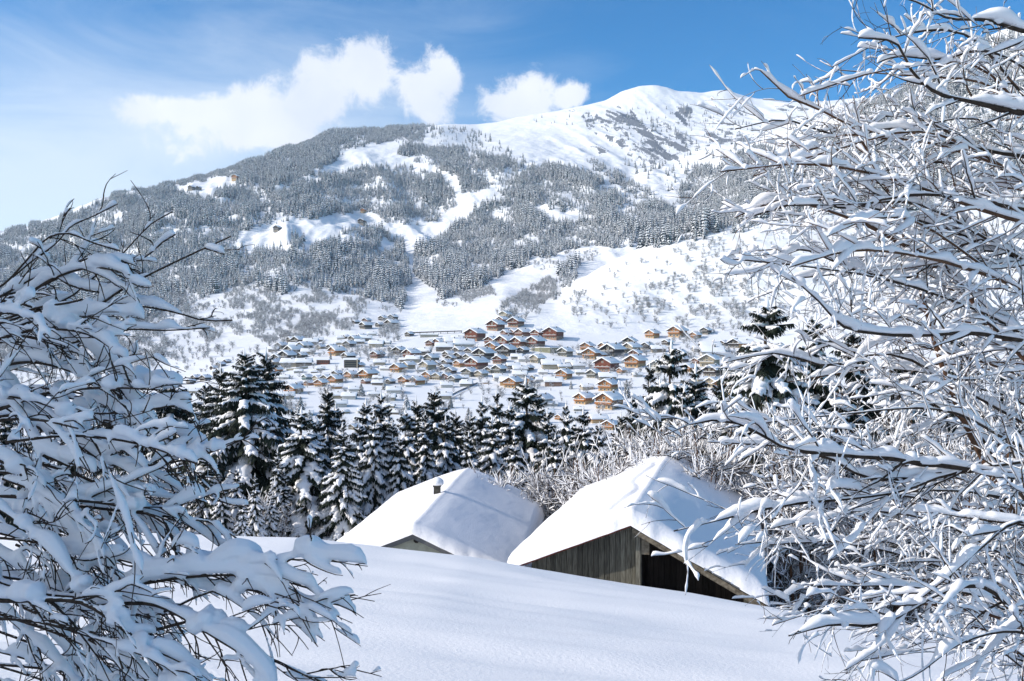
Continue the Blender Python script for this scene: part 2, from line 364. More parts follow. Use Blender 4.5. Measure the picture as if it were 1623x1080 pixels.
slope_o = sheet('snow_slope', NX, NY, z_near(NX, NY), M_['snow'])
jv = int(np.searchsorted(gY, 1150))
fadej = np.clip((64-GYm[:jv+1])/4, 0, 1)*.12
valley = sheet('valley_ground', GX[:jv+1], GYm[:jv+1], GZ[:jv+1]-fadej, M_['snow_far'])
mtn = sheet('mountain', GX[jv:], GYm[jv:], GZ[jv:], MM)
# rock attribute
dzy = np.abs(np.gradient(GZ, axis=1)/(np.gradient(GX, axis=1)+1e-6))
rk = rib*(dzy*.85)+rib*.07+rib*.26*(fbm(GX/90, GYm/900, 3, 77) > .12)
rk = rk + .40*sstep(4100, 4700, GYm)*(fbm(GX/70, GYm/500, 3, 99) > .42)*sstep(860, 900, gpx[None, :])*(1-sstep(5000, 5150, GYm))
pxm, pym = np.broadcast_to(gpx[None, :], GPY.shape), GPY
for (cx, cy, rx, ry, v) in [(1052, 222, 34, 44, .34), (1092, 188, 22, 26, .34), (1042, 290, 18, 26, .25), (1000, 190, 30, 14, .22), (950, 235, 22, 12, .3), (1150, 200, 30, 24, .3), (1085, 270, 10, 10, .3), (905, 190, 20, 8, .2), (1130, 290, 14, 30, .15)]:
    rk = rk + v*np.exp(-(((pxm-cx)/rx)**2+((pym-cy)/ry)**2))*(GYm > 3000)
a = mtn.data.attributes.new('rock', 'FLOAT', 'POINT'); a.data.foreach_set('value', rk[jv:].astype(np.float32).ravel())

# ---------------------------------------------------------------- far trees
def spruce_low(seed, tiers=8, snowy=.75):
    """a 1 m tall spruce of ragged drooping tiers, each with snow on top"""
    r = np.random.default_rng(seed); nb = NB()
    nb.tube([(0, 0, 0), (0, 0, .5), (0, 0, 1)], [.018, .012, .002], k=4, m=1)
    for i in range(tiers):
        f = i/(tiers-1); z = .10+.86*f; rad = (.20*(1-f)**.85+.015)*r.uniform(.85, 1.15); k = 14
        dz = .16*(1-f*.6)*1.2
        a = np.arange(k)/k*2*PI+r.uniform(0, 6); rr = rad*np.where(np.arange(k) % 2, 1., .55)*r.uniform(.75, 1.2, k); zz = z-dz*.55*rr/rad
        ring = np.stack([np.cos(a)*rr, np.sin(a)*rr, zz], 1); mid = np.stack([np.cos(a)*rr*.5, np.sin(a)*rr*.5, z+0*a+dz*.05], 1)
        top = np.array([[0, 0, z+dz*.45]])
        low = np.array([[0, 0, z-dz*.35]])
        V = np.concatenate([ring, top, low]); q = []
        for j in range(k): q.append((j, (j+1) % k, k, k)); q.append((j, k+1, (j+1) % k, (j+1) % k))
        nb.add(V, q, 0)
        # snow pads on the boughs
        sel = [j for j in range(k) if r.random() < snowy]
        for j in sel:
            d = np.array([math.cos(a[j]), math.sin(a[j])]); n_ = np.array([-d[1], d[0]])*rad*.34
            r0, r1 = rad*.12, rr[j]*.96; za, zb = z+dz*.36, zz[j]+.012
            zm = (za+zb)/2+.018
            V = [(*(d*r0), za), (*(d*(r0+r1)/2+n_), zm), (*(d*r1), zb), (*(d*(r0+r1)/2-n_), zm)]
            nb.add(V, [(0, 1, 2, 3)], 2)
    return nb.mesh('mountain_spruce', [M_['needle_far'], M_['bark_far'], M_['snow_far']], smooth=False)
def bare_low(seed, k=26, mats=('frost', 'twig', 'snow_far'), spread=.32):
    """a 1 m tall leafless tree: forking limbs and many fine rising twigs, frosted"""
    r = np.random.default_rng(seed); nb = NB()
    nb.tube([(0, 0, -.03), (r.normal(0, .02), r.normal(0, .02), .3), (r.normal(0, .03), 0, .62)], [.016, .011, .005], k=4, m=1)
    for i in range(k):
        z = r.uniform(.02, .6); a = r.uniform(0, 2*PI); le = r.uniform(.10, .42); ou = r.uniform(.3, 1.25)*spread
        p0 = np.array([0, 0, z]); p1 = p0+[math.cos(a)*ou*.6, math.sin(a)*ou*.6, le*.45]; p2 = p0+[math.cos(a)*ou, math.sin(a)*ou, le]
        nb.tube([p0, p1, p2], [.009, .006, .003], k=3, m=1 if r.random() < .35 else 0)
        for j in range(8):
            t = r.uniform(.15, 1); q0 = p0*(1-t)+p2*t if t > .5 else p0*(1-t)+p1*t
            d = np.array([r.normal(0, .1), r.normal(0, .1), r.uniform(-.03, .12)])
            nb.tube([q0, q0+d*.6, q0+d], [.007, .005, .001], k=3, m=2 if r.random() < .45 else (0 if r.random() < .7 else 1))
    return nb.mesh('bare_tree', [M_[m] for m in mats], smooth=False)
def gn_scatter(name, protos, pts, scl, rot, idx, label, cat):
    me = bpy.data.meshes.new(name); me.vertices.add(len(pts)); me.vertices.foreach_set('co', np.asarray(pts, np.float32).ravel())
    for nm, ty, dat in (('sc', 'FLOAT', scl), ('rt', 'FLOAT', rot), ('ix', 'INT', idx)):
        at = me.attributes.new(nm, ty, 'POINT'); at.data.foreach_set('value', np.asarray(dat, np.float32 if ty == 'FLOAT' else np.int32))
    o = ob(name, me); ng = bpy.data.node_groups.new(name+'_nodes', 'GeometryNodeTree')
    ng.interface.new_socket('Geometry', in_out='INPUT', socket_type='NodeSocketGeometry'); ng.interface.new_socket('Geometry', in_out='OUTPUT', socket_type='NodeSocketGeometry')
    gi = ng.nodes.new('NodeGroupInput'); go = ng.nodes.new('NodeGroupOutput'); L = ng.links.new
    jn = ng.nodes.new('GeometryNodeJoinGeometry')
    for p in reversed(protos):
        oi = ng.nodes.new('GeometryNodeObjectInfo'); oi.inputs['Object'].default_value = p; oi.inputs['As Instance'].default_value = True; oi.transform_space = 'ORIGINAL'; L(oi.outputs['Geometry'], jn.inputs[0])
    ip = ng.nodes.new('GeometryNodeInstanceOnPoints'); ip.inputs['Pick Instance'].default_value = True
    def att(n, ty):
        a = ng.nodes.new('GeometryNodeInputNamedAttribute'); a.data_type = ty; a.inputs['Name'].default_value = n; return a.outputs['Attribute']
    cx = ng.nodes.new('ShaderNodeCombineXYZ'); L(att('rt', 'FLOAT'), cx.inputs[2]); L(cx.outputs[0], ip.inputs['Rotation'])
    cs = ng.nodes.new('ShaderNodeCombineXYZ')
    sa = att('sc', 'FLOAT')
    for i in range(3): L(sa, cs.inputs[i])
    L(cs.outputs[0], ip.inputs['Scale']); L(att('ix', 'INT'), ip.inputs['Instance Index'])
    L(gi.outputs[0], ip.inputs['Points']); L(jn.outputs[0], ip.inputs['Instance']); L(ip.outputs[0], go.inputs[0])
    md = o.modifiers.new('scatter', 'NODES'); md.node_group = ng
    tag(o, label, cat, kind='stuff'); return o

def inpoly(x, y, poly):
    x = np.asarray(x); y = np.asarray(y); c = np.zeros(x.shape, bool); n = len(poly)
    for i in range(n):
        x1, y1 = poly[i]; x2, y2 = poly[(i+1) % n]
        if y1 == y2: continue
        cr = ((y1 > y) != (y2 > y)) & (x < (x2-x1)*(y-y1)/(y2-y1)+x1); c ^= cr
    return c
FOREST = [  # polygon in view, density
 ([(-300, 340), (0, 375), (100, 346), (200, 306), (330, 272), (420, 244), (520, 210), (600, 200), (670, 200), (675, 226), (600, 226), (545, 240), (530, 262), (490, 275), (560, 268), (640, 265), (700, 275), (720, 302), (727, 322), (700, 345), (650, 362), (600, 345), (575, 333), (520, 345), (440, 352), (380, 368), (375, 392), (400, 405), (440, 388), (470, 375), (490, 395), (500, 440), (450, 470), (400, 450), (330, 470), (200, 520), (0, 560), (-300, 560)], 1.),
 ([(636, 226), (700, 230), (780, 248), (830, 262), (815, 292), (735, 307), (731, 288), (680, 262), (632, 247)], 1.),
 ([(490, 395), (550, 366), (600, 366), (642, 388), (650, 452), (640, 486), (600, 478), (550, 466), (490, 462)], 1.),
 ([(657, 398), (700, 375), (745, 345), (765, 320), (800, 300), (815, 288), (845, 264), (900, 268), (945, 285), (1010, 322), (1062, 326), (1085, 350), (1120, 378), (1050, 392), (1000, 394), (920, 390), (870, 412), (850, 402), (832, 420), (795, 436), (762, 456), (700, 474), (680, 458), (660, 438)], 1.),
 ([(925, 255), (960, 285), (1020, 322), (1060, 330), (1040, 310), (990, 285), (945, 255)], .35),
 ([(1070, 330), (1080, 290), (1120, 262), (1190, 240), (1300, 225), (1380, 160), (1623, 40), (2300, -150), (2300, 400), (1300, 340), (1140, 372), (1090, 365)], .9),
 ([(890, 425), (920, 415), (912, 452), (880, 478), (868, 470)], .5),
 ([(640, 196), (760, 210), (840, 262), (700, 232)], .06),
 ([(980, 170), (1200, 170), (1180, 250), (1090, 330), (980, 260)], .025),
 ([(840, 185), (980, 175), (980, 200), (850, 200)], .02),
]
CLEAR = [
 [(255, 304), (300, 290), (345, 281), (382, 284), (372, 299), (335, 315), (290, 308)],
 [(825, 318), (870, 331), (945, 344), (940, 352), (895, 354), (850, 346)],
 [(330, 345), (375, 340), (380, 350), (345, 356)], [(255, 340), (275, 335), (278, 350), (262, 356)],
 [(600, 380), (628, 384), (618, 400), (606, 398)], [(745, 330), (790, 308), (800, 312), (760, 336)],
 [(390, 372), (400, 402), (450, 386), (470, 372), (440, 362)],
]
SCRUB = [
 ([(-300, 540), (0, 540), (200, 480), (330, 450), (400, 440), (480, 450), (560, 480), (575, 505), (545, 532), (430, 550), (390, 528), (300, 552), (200, 600), (0, 620), (-300, 620)], .9),
 ([(560, 470), (640, 480), (645, 492), (600, 500), (565, 500)], .6),
 ([(790, 500), (800, 480), (850, 448), (885, 440), (880, 470), (850, 498), (820, 512)], .9),
 ([(690, 475), (780, 455), (790, 470), (700, 490)], .45), ([(800, 425), (900, 400), (990, 395), (940, 415), (880, 430)], .25),
 ([(900, 470), (980, 412), (1060, 382), (1140, 362), (1210, 350), (1210, 520), (1100, 510), (1020, 520), (960, 520), (900, 510)], .12),
 ([(1010, 470), (1060, 440), (1120, 430), (1210, 430), (1230, 520), (1130, 500), (1060, 505), (1000, 500)], .7),
 ([(1060, 400), (1120, 380), (1200, 380), (1200, 430), (1100, 430)], .35),
 ([(1210, 350), (1623, 300), (1623, 540), (1210, 530)], .25),
 ([(1030, 510), (1060, 500), (1210, 500), (1210, 540), (1060, 520)], .25),
 ([(230, 560), (420, 545), (430, 560), (330, 590), (240, 600)], .35),
 ([(1060, 535), (1120, 532), (1120, 558), (1060, 560)], .7), ([(1080, 528), (1110, 528), (1110, 545), (1085, 545)], .6),
 ([(450, 630), (508, 622), (512, 655), (470, 665), (446, 655)], 1.), ([(615, 565), (632, 560), (640, 590), (620, 592)], .8),
 ([(780, 600), (850, 592), (850, 640), (790, 650)], .5), ([(940, 590), (1035, 590), (1030, 640), (985, 640)], .55),
 ([(600, 515), (630, 512), (632, 545), (602, 545)], .6), ([(570, 620), (590, 600), (600, 640), (570, 650)], .5),
 ([(420, 550), (1180, 555), (1180, 690), (420, 690)], .36), ([(160, 620), (1200, 690), (1200, 760), (160, 760)], .2),
]
def scatter_pts(regions, clears, step, y0, y1, jit=.5):
    out = []
    Y = y0
    while Y < y1:
        s = step
        xs = np.arange(-200, 2000, s/Y*F)
        if len(xs):
            px = xs+rng.uniform(-jit, jit, len(xs))*s/Y*F; yy = Y+rng.uniform(-jit, jit, len(xs))*s
            out.append(np.stack([px, yy], 1))
        Y += s
    A = np.concatenate(out); z = z_far(A[:, 0], A[:, 1]); py = CY-z/A[:, 1]*F
    # visible, or nearly: compare with what stands in front
    i = np.clip(np.interp(A[:, 0], gpx, np.arange(len(gpx))).astype(int), 0, len(gpx)-1); j = np.clip(np.searchsorted(gY, A[:, 1])-2, 0, len(gY)-1)
    ok = py < runmin[j, i]+10
    A, z, py = A[ok], z[ok], py[ok]
    d = np.zeros(len(A))
    # ragged borders: the test point wanders by a few pixels' worth of noise
    wx = A[:, 0]+9*fbm(A[:, 0]/14, py/9, 3, 71); wy = py+6*fbm(A[:, 0]/12+9, py/8, 3, 72)
    for poly, dn in regions: d = np.maximum(d, dn*inpoly(wx, wy, poly))
    for poly in clears: d[inpoly(wx, wy, poly)] = 0
    return A, z, py, d
A, z, py, d = scatter_pts(FOREST, CLEAR, 8.6, 1500, 5100)
nz = fbm(A[:, 0]/30, py/11, 4, 41)
d = d*np.where(d > .3, np.clip(1.1+2.4*nz, .18, 1), 1)
keep = (rng.random(len(A)) < d) & (py > -200)
A, z, py = A[keep], z[keep], py[keep]
hts = (rng.uniform(11, 27, len(A))*(1+.9*fbm(A[:, 0]/40, py/16, 3, 43)))*(1-.15*(A[:, 1] > 3800))
FX = (A[:, 0]-CX)/F*A[:, 1]
protos_m = [spruce_low(s, 8, sn) for s, sn in ((1, .6), (2, .75), (3, .45), (4, .85), (5, .65))]
order = np.argsort(-(hts/A[:, 1])*((A[:, 0] > 0) & (A[:, 0] < 1150)))
NF = min(230, len(order)); near_i = order[:NF]; rest = order[NF:]
def place_word(px, py):
    if px < 330: a = 'left'
    elif px < 660: a = 'left of the ski run'
    elif px < 900: a = 'right of the ski run'
    else: a = 'right'
    return a
protos = []
for n_, i in enumerate(near_i):
    k = n_ % 5
    o = ob('mountain_spruce', protos_m[k], loc=(FX[i], A[i, 1], z[i]-.4), rz=random.uniform(0, 6), scale=float(hts[i]))
    if n_ < 5: protos.append(o)
    pw = 'on the wooded slope left of the ski run' if A[i, 0] < 655 else ('on the wooded slope right of the ski run' if A[i, 0] < 880 else 'on the wooded slope behind the bright open hill')
    tag(o, 'snow-dusted spruce at the lower forest edge '+pw, 'spruce', 'spruces at the lower edge of the forest '+pw)
gn_scatter('spruce_forest', protos, np.stack([FX[rest], A[rest, 1], z[rest]-.4], 1), hts[rest], rng.uniform(0, 6.28, len(rest)), rng.integers(0, 5, len(rest)),
           'snow-covered spruce forest over the mountain slopes behind the village', 'forest')
print('forest', len(A))
A, z, py, d = scatter_pts(SCRUB, [], 6.5, 430, 2400)
nz = fbm(A[:, 0]/18, py/9, 4, 51)
d = d*np.where(A[:, 1] < 1000, .45, 1)*np.clip(.65+2.6*nz, .02, 1.2)
keep = rng.random(len(A)) < d
A, z, py = A[keep], z[keep], py[keep]; FX = (A[:, 0]-CX)/F*A[:, 1]
hts = rng.uniform(3, 12, len(A))*np.where(A[:, 1] < 1100, .8, 1)
bl = [bare_low(11), bare_low(12, 32, spread=.4), bare_low(13, 22, spread=.25), bare_low(14, 34, spread=.45)]
order = np.argsort(-(hts/A[:, 1])*((A[:, 0] > 0) & (A[:, 0] < 1200)))
NF = min(230, len(order)); near_i = order[:NF]; rest = order[NF:]; protos = []
for n_, i in enumerate(near_i):
    o = ob('bare_tree', bl[n_ % 4], loc=(FX[i], A[i, 1], z[i]-.2), rz=random.uniform(0, 6), scale=float(hts[i]))
    if n_ < 4: protos.append(o)
    pw = 'below the village' if py[i] > 660 else ('between the village houses on the left' if A[i, 0] < 620 else ('between the village houses in the middle' if A[i, 0] < 860 else 'between the village houses on the right'))
    tag(o, 'small frosted leafless tree '+pw, 'bare tree', 'frosted leafless trees '+pw)
gn_scatter('scrub_woodland', protos, np.stack([FX[rest], A[rest, 1], z[rest]-.2], 1), hts[rest], rng.uniform(0, 6.28, len(rest)), rng.integers(0, 4, len(rest)),
           'grey leafless scrub and frosted bushes on the lower slopes above the village', 'scrub')
print('scrub', len(A))

# ---------------------------------------------------------------- village
WALLC = {
 'r': ((.20, .060, .030), 'red-brown timber'), 'o': ((.46, .19, .06), 'honey-coloured timber'), 'b': ((.050, .036, .028), 'dark brown timber'),
 'g': ((.17, .165, .14), 'grey timber'), 'c': ((.44, .37, .26), 'cream plastered'), 'w': ((.60, .58, .54), 'white plastered'), 't': ((.07, .16, .17), 'teal painted')}
BASEC = {'r': (.36, .22, .15), 'o': (.52, .34, .17), 'b': (.26, .22, .18), 'g': (.34, .33, .28), 'c': (.46, .40, .30), 'w': (.62, .60, .56), 't': (.10, .20, .22)}
WM = {k: mat('house_wall_'+v[1].replace(' ', '_'), v[0], .85, var=.45, nscale=.6, stretch=(6, 6, 1)) for k, v in WALLC.items()}
BM = {k: mat('house_base_'+k, v, .9, var=.2, nscale=.4) for k, v in BASEC.items()}
ROOFM = mat('roof_boards', (.05, .035, .028), .85, var=.4, nscale=1)
def lumpy_slab(W, Lh, y0, y1, z_e, z_r, th, seed, nu=13, nv=7, mname='snow_far'):
    """snow lying on a gable roof; x across (eave z_e, ridge z_r), y from y0 to y1"""
    nb = NB(); u = np.array([-1, -.985, -.95, -.7, -.4, -.15, 0, .15, .4, .7, .95, .985, 1]); v = np.array([0, .015, .05, .35, .65, .95, .985, 1]); nu, nv = len(u), len(v)
    U, Vv = np.meshgrid(u, v); x = U*W/2; y = y0+(y1-y0)*Vv
    base = z_r-(z_r-z_e)*np.abs(U)
    e = np.clip((1-np.abs(U))/.05, 0, 1); e2 = np.clip(np.minimum(Vv, 1-Vv)/.04, 0, 1)
    t = th*np.sqrt(1-(1-np.minimum(e, e2))**2)*(1+.25*fbm(x*.6+seed, y*.5, 2, seed))
    t = t-.25*th*np.exp(-(U/.12)**2)*0
    top = np.stack([x, y, base+t], -1).reshape(-1, 3); bot = np.stack([x, y, base-.02], -1).reshape(-1, 3)
    n = nu*nv; q = []
    for j in range(nv-1):
        for i in range(nu-1):
            a = j*nu+i; q.append((a, a+1, a+nu+1, a+nu)); q.append((n+a, n+a+nu, n+a+nu+1, n+a+1))
    nb.add(np.concatenate([top, bot]), q, 0)
    q = []
    rim = [i for i in range(nu)]+[j*nu+nu-1 for j in range(1, nv)]+[(nv-1)*nu+i for i in range(nu-2, -1, -1)]+[j*nu for j in range(nv-2, 0, -1)]
    for a, b in zip(rim, rim[1:]+rim[:1]): q.append((a, n+a, n+b, b))
    nb.q.append(np.array(q)); nb.m.append(np.zeros(len(q)))
    return nb
HT = {}
def house_template(W, Lh, hb, hu, pitch, ov, balc, col, seed):
    """list of (part name, mesh, loc, parent index)"""
    key = (W, Lh, hb, hu, pitch, ov, balc, col)
    if key in HT: return HT[key]
    parts = []; wm, bm = WM[col], BM[col]
    he = hb+hu; hr = he+W/2*math.tan(R(pitch))
    nb = NB(); nb.box(-W/2, W/2, 0, Lh, -4, hb); parts.append(('wall', nb.mesh('wall', bm, False), (0, 0, 0), None))
    nb = NB(); x = W/2+.06
    V = [(-x, -.06, hb), (x, -.06, hb), (x, -.06, he), (0, -.06, hr), (-x, -.06, he)]; V2 = [(a, Lh+.06, c) for a, b, c in V]
    nb.add(V+V2, [(0, 1, 2, 4), (2, 3, 4, 4), (5, 9, 7, 6), (9, 8, 7, 7), (0, 5, 6, 1), (1, 6, 7, 2), (4, 9, 5, 0), (2, 7, 8, 3), (3, 8, 9, 4)])
    parts.append(('timber_wall', nb.mesh('timber_wall', wm, False), (0, 0, 0), None))
    # roof boards
    e = W/2+ov; ze = hr-e*math.tan(R(pitch)); th = .22; nb = NB()
    for s in (-1, 1):
        nb.add([(0, -ov, hr+.02), (s*e, -ov, ze+.02), (s*e, Lh+ov, ze+.02), (0, Lh+ov, hr+.02), (0, -ov, hr+th), (s*e, -ov, ze+th), (s*e, Lh+ov, ze+th), (0, Lh+ov, hr+th)],
               [(0, 1, 2, 3), (4, 7, 6, 5), (0, 4, 5, 1), (1, 5, 6, 2), (2, 6, 7, 3)])
    parts.append(('roof', nb.mesh('roof', ROOFM, False), (0, 0, 0), None))
    nb = lumpy_slab(2*e+.2, Lh, -ov-.1, Lh+ov+.1, ze+th-.04, hr+th+.02, .85, seed)
    parts.append(('roof_snow', nb.mesh('roof_snow', M_['snow_far']), (0, 0, 0), None))
    if balc:
        nb = NB(); nb.box(-W/2, W/2, -1.3, -.08, hb-.1, hb+.08); nb.box(-W/2, W/2, -1.34, -1.26, hb+.2, hb+1.05)
        parts.append(('balcony', nb.mesh('balcony', wm, False), (0, 0, 0), None))
        nb = NB(); nb.box(-W/2, W/2, -1.42, -1.2, hb+1.06, hb+1.3); parts.append(('balcony_snow', nb.mesh('balcony_snow', M_['snow_far'], False), (0, 0, 0), None))
    # windows: frame with a pane recessed in it
    nb = NB(); nb.box(-.75, .75, -.08, .02, -.7, .7, 0); nb.box(-.55, -.04, -.11, -.07, -.52, .52, 1); nb.box(.04, .55, -.11, -.07, -.52, .52, 1)
    wme = nb.mesh('window', [M_['shutter'], M_['glass']], False); nw = 2 if W < 9 else 3
    for lv, z in enumerate((hb-1.35, hb+1.35)):
        for k in range(nw):
            xx = (k-(nw-1)/2)*W/nw*.9; parts.append(('window', wme, (xx, -.02 if lv == 0 else -.08, z), None))
    if hr-he > 1.8: parts.append(('window', wme, (0, -.08, he+.35), None))
    for k in (.28, .7): parts.append(('window', wme, (-W/2-.08, Lh*k, hb+1.3), 'side'))
    nb = NB(); cxx = W*.17; cz = hr-cxx*math.tan(R(pitch)); nb.box(cxx-.35, cxx+.35, Lh*.6, Lh*.6+.7, cz, cz+2.1)
    parts.append(('chimney', nb.mesh('chimney', M_['chim'], False), (0, 0, 0), None))
    nb = NB(); nb.tube([(cxx, Lh*.6+.35, cz+2.05), (cxx, Lh*.6+.35, cz+2.12), (cxx, Lh*.6+.35, cz+2.5), (cxx, Lh*.6+.35, cz+2.62)], [.3, .55, .4, .02], k=7)
    parts.append(('chimney_snow', nb.mesh('chimney_snow', M_['snow_far']), (0, 0, 0), None))
    HT[key] = parts; return parts
HOUSES = """564,512,10,G,b;581,511,12,G,r;580,520,17,G,b;607,507,12,G,b;623,506,13,G,b;602,517,12,G,b;621,517,18,G,b;473,544,18,G,b;504,541,14,S,b;493,546,20,S,b;509,552,12,G,c
526,553,14,G,b;483,553,20,G,g;467,550,16,S,g;540,537,11,S,w;549,536,10,G,b;539,545,12,S,c;548,547,9,G,c;554,549,16,G,b;562,541,16,G,b;574,537,14,G,b;570,544,14,S,b
534,562,22,G,o;553,568,18,G,b;571,581,12,G,o;482,579,22,S,b;460,580,24,S,c;466,561,24,G,b;458,563,11,G,b;488,561,18,S,c;479,566,14,G,b;455,570,22,G,b;441,572,18,G,b;435,579,18,G,c
430,566,14,S,g;440,589,14,G,o;433,590,10,G,b;487,601,14,G,t;505,602,15,G,c;519,603,17,G,g;534,595,14,G,b;532,606,20,G,o;557,598,18,G,o;508,586,12,S,b;498,590,9,S,b
580,539,16,S,b;597,549,20,S,c;598,566,18,G,r;602,577,16,S,c;633,560,18,G,b;584,598,24,G,o;631,588,20,G,o;648,583,18,G,c;652,566,22,G,r;655,573,20,S,g;660,558,12,G,b;671,561,20,S,b
683,547,14,G,r;696,547,18,G,r;707,544,9,G,b;717,546,22,S,w;704,555,24,S,b;711,565,16,G,b;684,572,20,G,g;678,584,22,G,c;681,599,20,G,o;695,600,17,G,c;708,600,16,G,r
695,578,12,G,b;708,578,15,G,b;706,585,15,G,b;715,591,15,G,b;714,571,14,G,b;649,532,12,G,b;728,560,18,G,b;747,561,18,G,b;729,568,18,G,b;745,570,18,G,g;729,580,17,G,o;735,552,28,S,w
767,568,28,G,b;756,583,30,G,r;744,595,21,G,g;763,596,18,G,c;721,604,17,G,g;734,601,15,S,w;740,608,15,S,g;776,590,15,G,g;791,590,20,G,g;792,574,19,G,r;803,562,25,G,b;781,555,20,G,o
829,559,17,G,b;819,568,16,S,g;801,549,28,G,r;824,549,25,G,r;849,548,26,G,r;779,544,19,G,r;753,538,28,G,r;786,522,24,G,r;801,503,17,G,c;796,511,16,G,r;818,516,22,G,r;803,531,16,G,r;815,530,15,G,r;829,532,21,G,r
854,533,21,G,r;877,536,30,G,r;813,583,18,S,b;824,589,20,S,w;824,597,20,S,w;852,573,20,G,c;873,583,26,S,c;893,584,18,S,c;793,602,20,S,w;861,592,14,S,w;847,599,11,G,g;894,599,23,G,o
877,610,25,S,r;806,609,24,S,o;896,563,21,G,g;931,554,20,G,o;922,562,14,S,c;937,567,24,G,o;959,553,18,G,o;953,566,15,G,o;971,563,32,G,b;998,547,20,G,b;1001,558,25,G,c;1026,552,18,G,b
1043,557,20,S,b;1007,565,18,G,r;1007,580,30,G,o;962,587,36,G,r;941,597,20,G,g;963,602,24,S,g;954,572,14,S,w;916,583,19,S,w;964,617,28,G,o;930,616,17,S,c;1034,534,20,G,o;1043,588,27,G,w
1074,532,27,G,o;1102,535,16,G,o;1119,528,17,G,b;1147,547,15,G,b;1165,549,21,G,b;1180,549,22,S,o;1125,556,28,S,b;1079,565,19,G,b;1128,565,32,S,w;1179,564,20,G,b;1082,573,17,G,b;1092,588,20,G,o
1125,579,30,G,c;1130,594,28,G,b;1170,593,30,S,w;1155,622,40,G,o;1130,612,24,G,c;1098,622,14,G,o;1172,607,22,G,b;490,610,13,G,o;509,611,17,G,o;474,610,11,G,b;466,622,23,G,o;454,631,22,S,c
534,615,16,S,o;533,630,20,S,c;554,631,20,S,w;561,619,15,S,w;599,609,16,S,b;599,601,14,S,w;593,627,17,S,w;619,607,13,G,b;616,633,20,S,c;624,622,20,S,w;538,643,21,S,w;548,654,11,G,c
618,645,14,S,c;625,655,14,S,b;488,657,15,S,g;572,668,17,S,w;561,679,14,G,c;575,653,15,S,w;642,606,18,G,o;662,608,20,G,o;708,613,17,S,w;704,631,21,S,c;739,611,17,S,g;770,607,9,S,o
813,612,25,G,o;627,620,16,S,b;860,640,28,G,w;876,642,14,S,w;926,638,27,G,o;966,645,38,G,o;888,664,15,G,o;908,665,24,S,w;948,668,24,S,o;955,668,14,G,o;966,679,22,G,o;865,658,22,S,b;917,650,14,S,g
350,580,12,G,b;339,585,10,G,b;360,575,10,G,b;345,591,14,S,b;311,601,13,G,b;326,602,14,G,b;303,607,12,G,b;308,622,15,S,c;374,285,13,G,o;304,301,11,G,b;315,300,8,G,b;440,367,13,G,b;574,355,13,G,b;576,336,9,G,o;612,368,9,S,b;1036,385,13,G,b;1043,382,9,G,b"""
hl = []
HOUSES += """
434,556,14,S,b;446,552,16,G,g;462,541,13,G,b;425,573,14,S,b;424,590,14,G,o;451,600,14,S,w;473,590,12,S,g;590,531,12,S,w;612,545,13,S,w;622,556,12,G,g;640,572,12,S,b;610,586,13,S,w
667,588,13,S,w;725,540,16,S,g;741,543,13,S,w;766,552,14,S,w;830,572,15,S,w;838,586,14,G,b;858,604,15,S,w;838,606,13,G,o;905,576,14,S,c;920,592,14,S,g;980,575,15,S,w;986,590,15,G,o
1058,546,16,G,b;1060,570,17,S,w;1062,590,17,G,b;1107,556,16,S,w;1105,575,16,G,r;1112,604,17,S,c;1010,596,14,S,w;650,612,13,S,w;580,607,13,G,r;577,588,12,S,w"""
for ln in HOUSES.replace('\n', ';').split(';'):
    a = ln.strip().split(',')
    if len(a) == 5: hl.append((float(a[0]), float(a[1]), float(a[2]), a[3], a[4]))
def zone(x, y):
    if y < 400: return ('alp', 'among the clearings of the wooded mountainside')
    if x < 425: return ('left', 'behind the tall dark spruces at the left end of the village')
    if y < 523 and x < 640: return ('dark', 'in the isolated upper cluster above the left of the village')
    if x > 740 and x < 900 and y < 553: return ('red', 'in the big red-brown chalet complex at the foot of the open hill')
    if x < 560: return ('lf', 'in the left part of the village')
    if x < 670: return ('ml', 'in the centre-left part of the village')
    if x < 790: return ('mid', 'in the dense middle of the village')
    if x < 925: return ('mr', 'in the centre-right part of the village')
    if x < 1060: return ('rt', 'right of the village centre')
    return ('fr', 'at the right end of the village by the big snowy spruces')
def rank_word(i, n):
    o = ['leftmost', 'second from the left', 'third from the left', 'fourth from the left', 'fifth from the left', 'sixth from the left']
    p = ['rightmost', 'second from the right', 'third from the right', 'fourth from the right', 'fifth from the right', 'sixth from the right']
    if n == 1: return 'the only one'
    if i < len(o) and i <= n/2: return o[i]
    if n-1-i < len(p): return p[n-1-i]
    return 'one near the middle'
groups = {}
for k, h in enumerate(hl):
    zk, zt = zone(h[0], h[1]); row = 0 if zk in ('alp', 'dark', 'left') else (0 if h[1] < 556 else 1 if h[1] < 575 else 2 if h[1] < 592 else 3 if h[1] < 613 else 4)
    groups.setdefault((zk, row, h[4], h[3]), []).append(k)
lab = {}
rw = {0: 'top row', 1: 'second row down', 2: 'middle row', 3: 'lower row', 4: 'bottom row'}
for (zk, row, c_, t_), ks in groups.items():
    ks.sort(key=lambda k: hl[k][0])
    for i, k in enumerate(ks):
        zt = {'alp': 'on a mountainside clearing', 'left': 'behind the tall dark left spruces', 'dark': 'in the isolated upper-left cluster', 'red': 'of the complex under the open hill',
              'lf': 'village left', 'ml': 'village centre-left', 'mid': 'dense village middle', 'mr': 'village centre-right', 'rt': 'right of village centre', 'fr': 'village right end'}[zk]
        rwd = '' if zk in ('alp', 'left', 'dark') else rw[row]+', '
        lab[k] = '%s %s%s, %s%s' % (WALLC[c_][1], 'chalet' if t_ == 'G' else 'side-on house', '' if len(ks) == 1 else ' '+rank_word(i, len(ks)), rwd, zt)
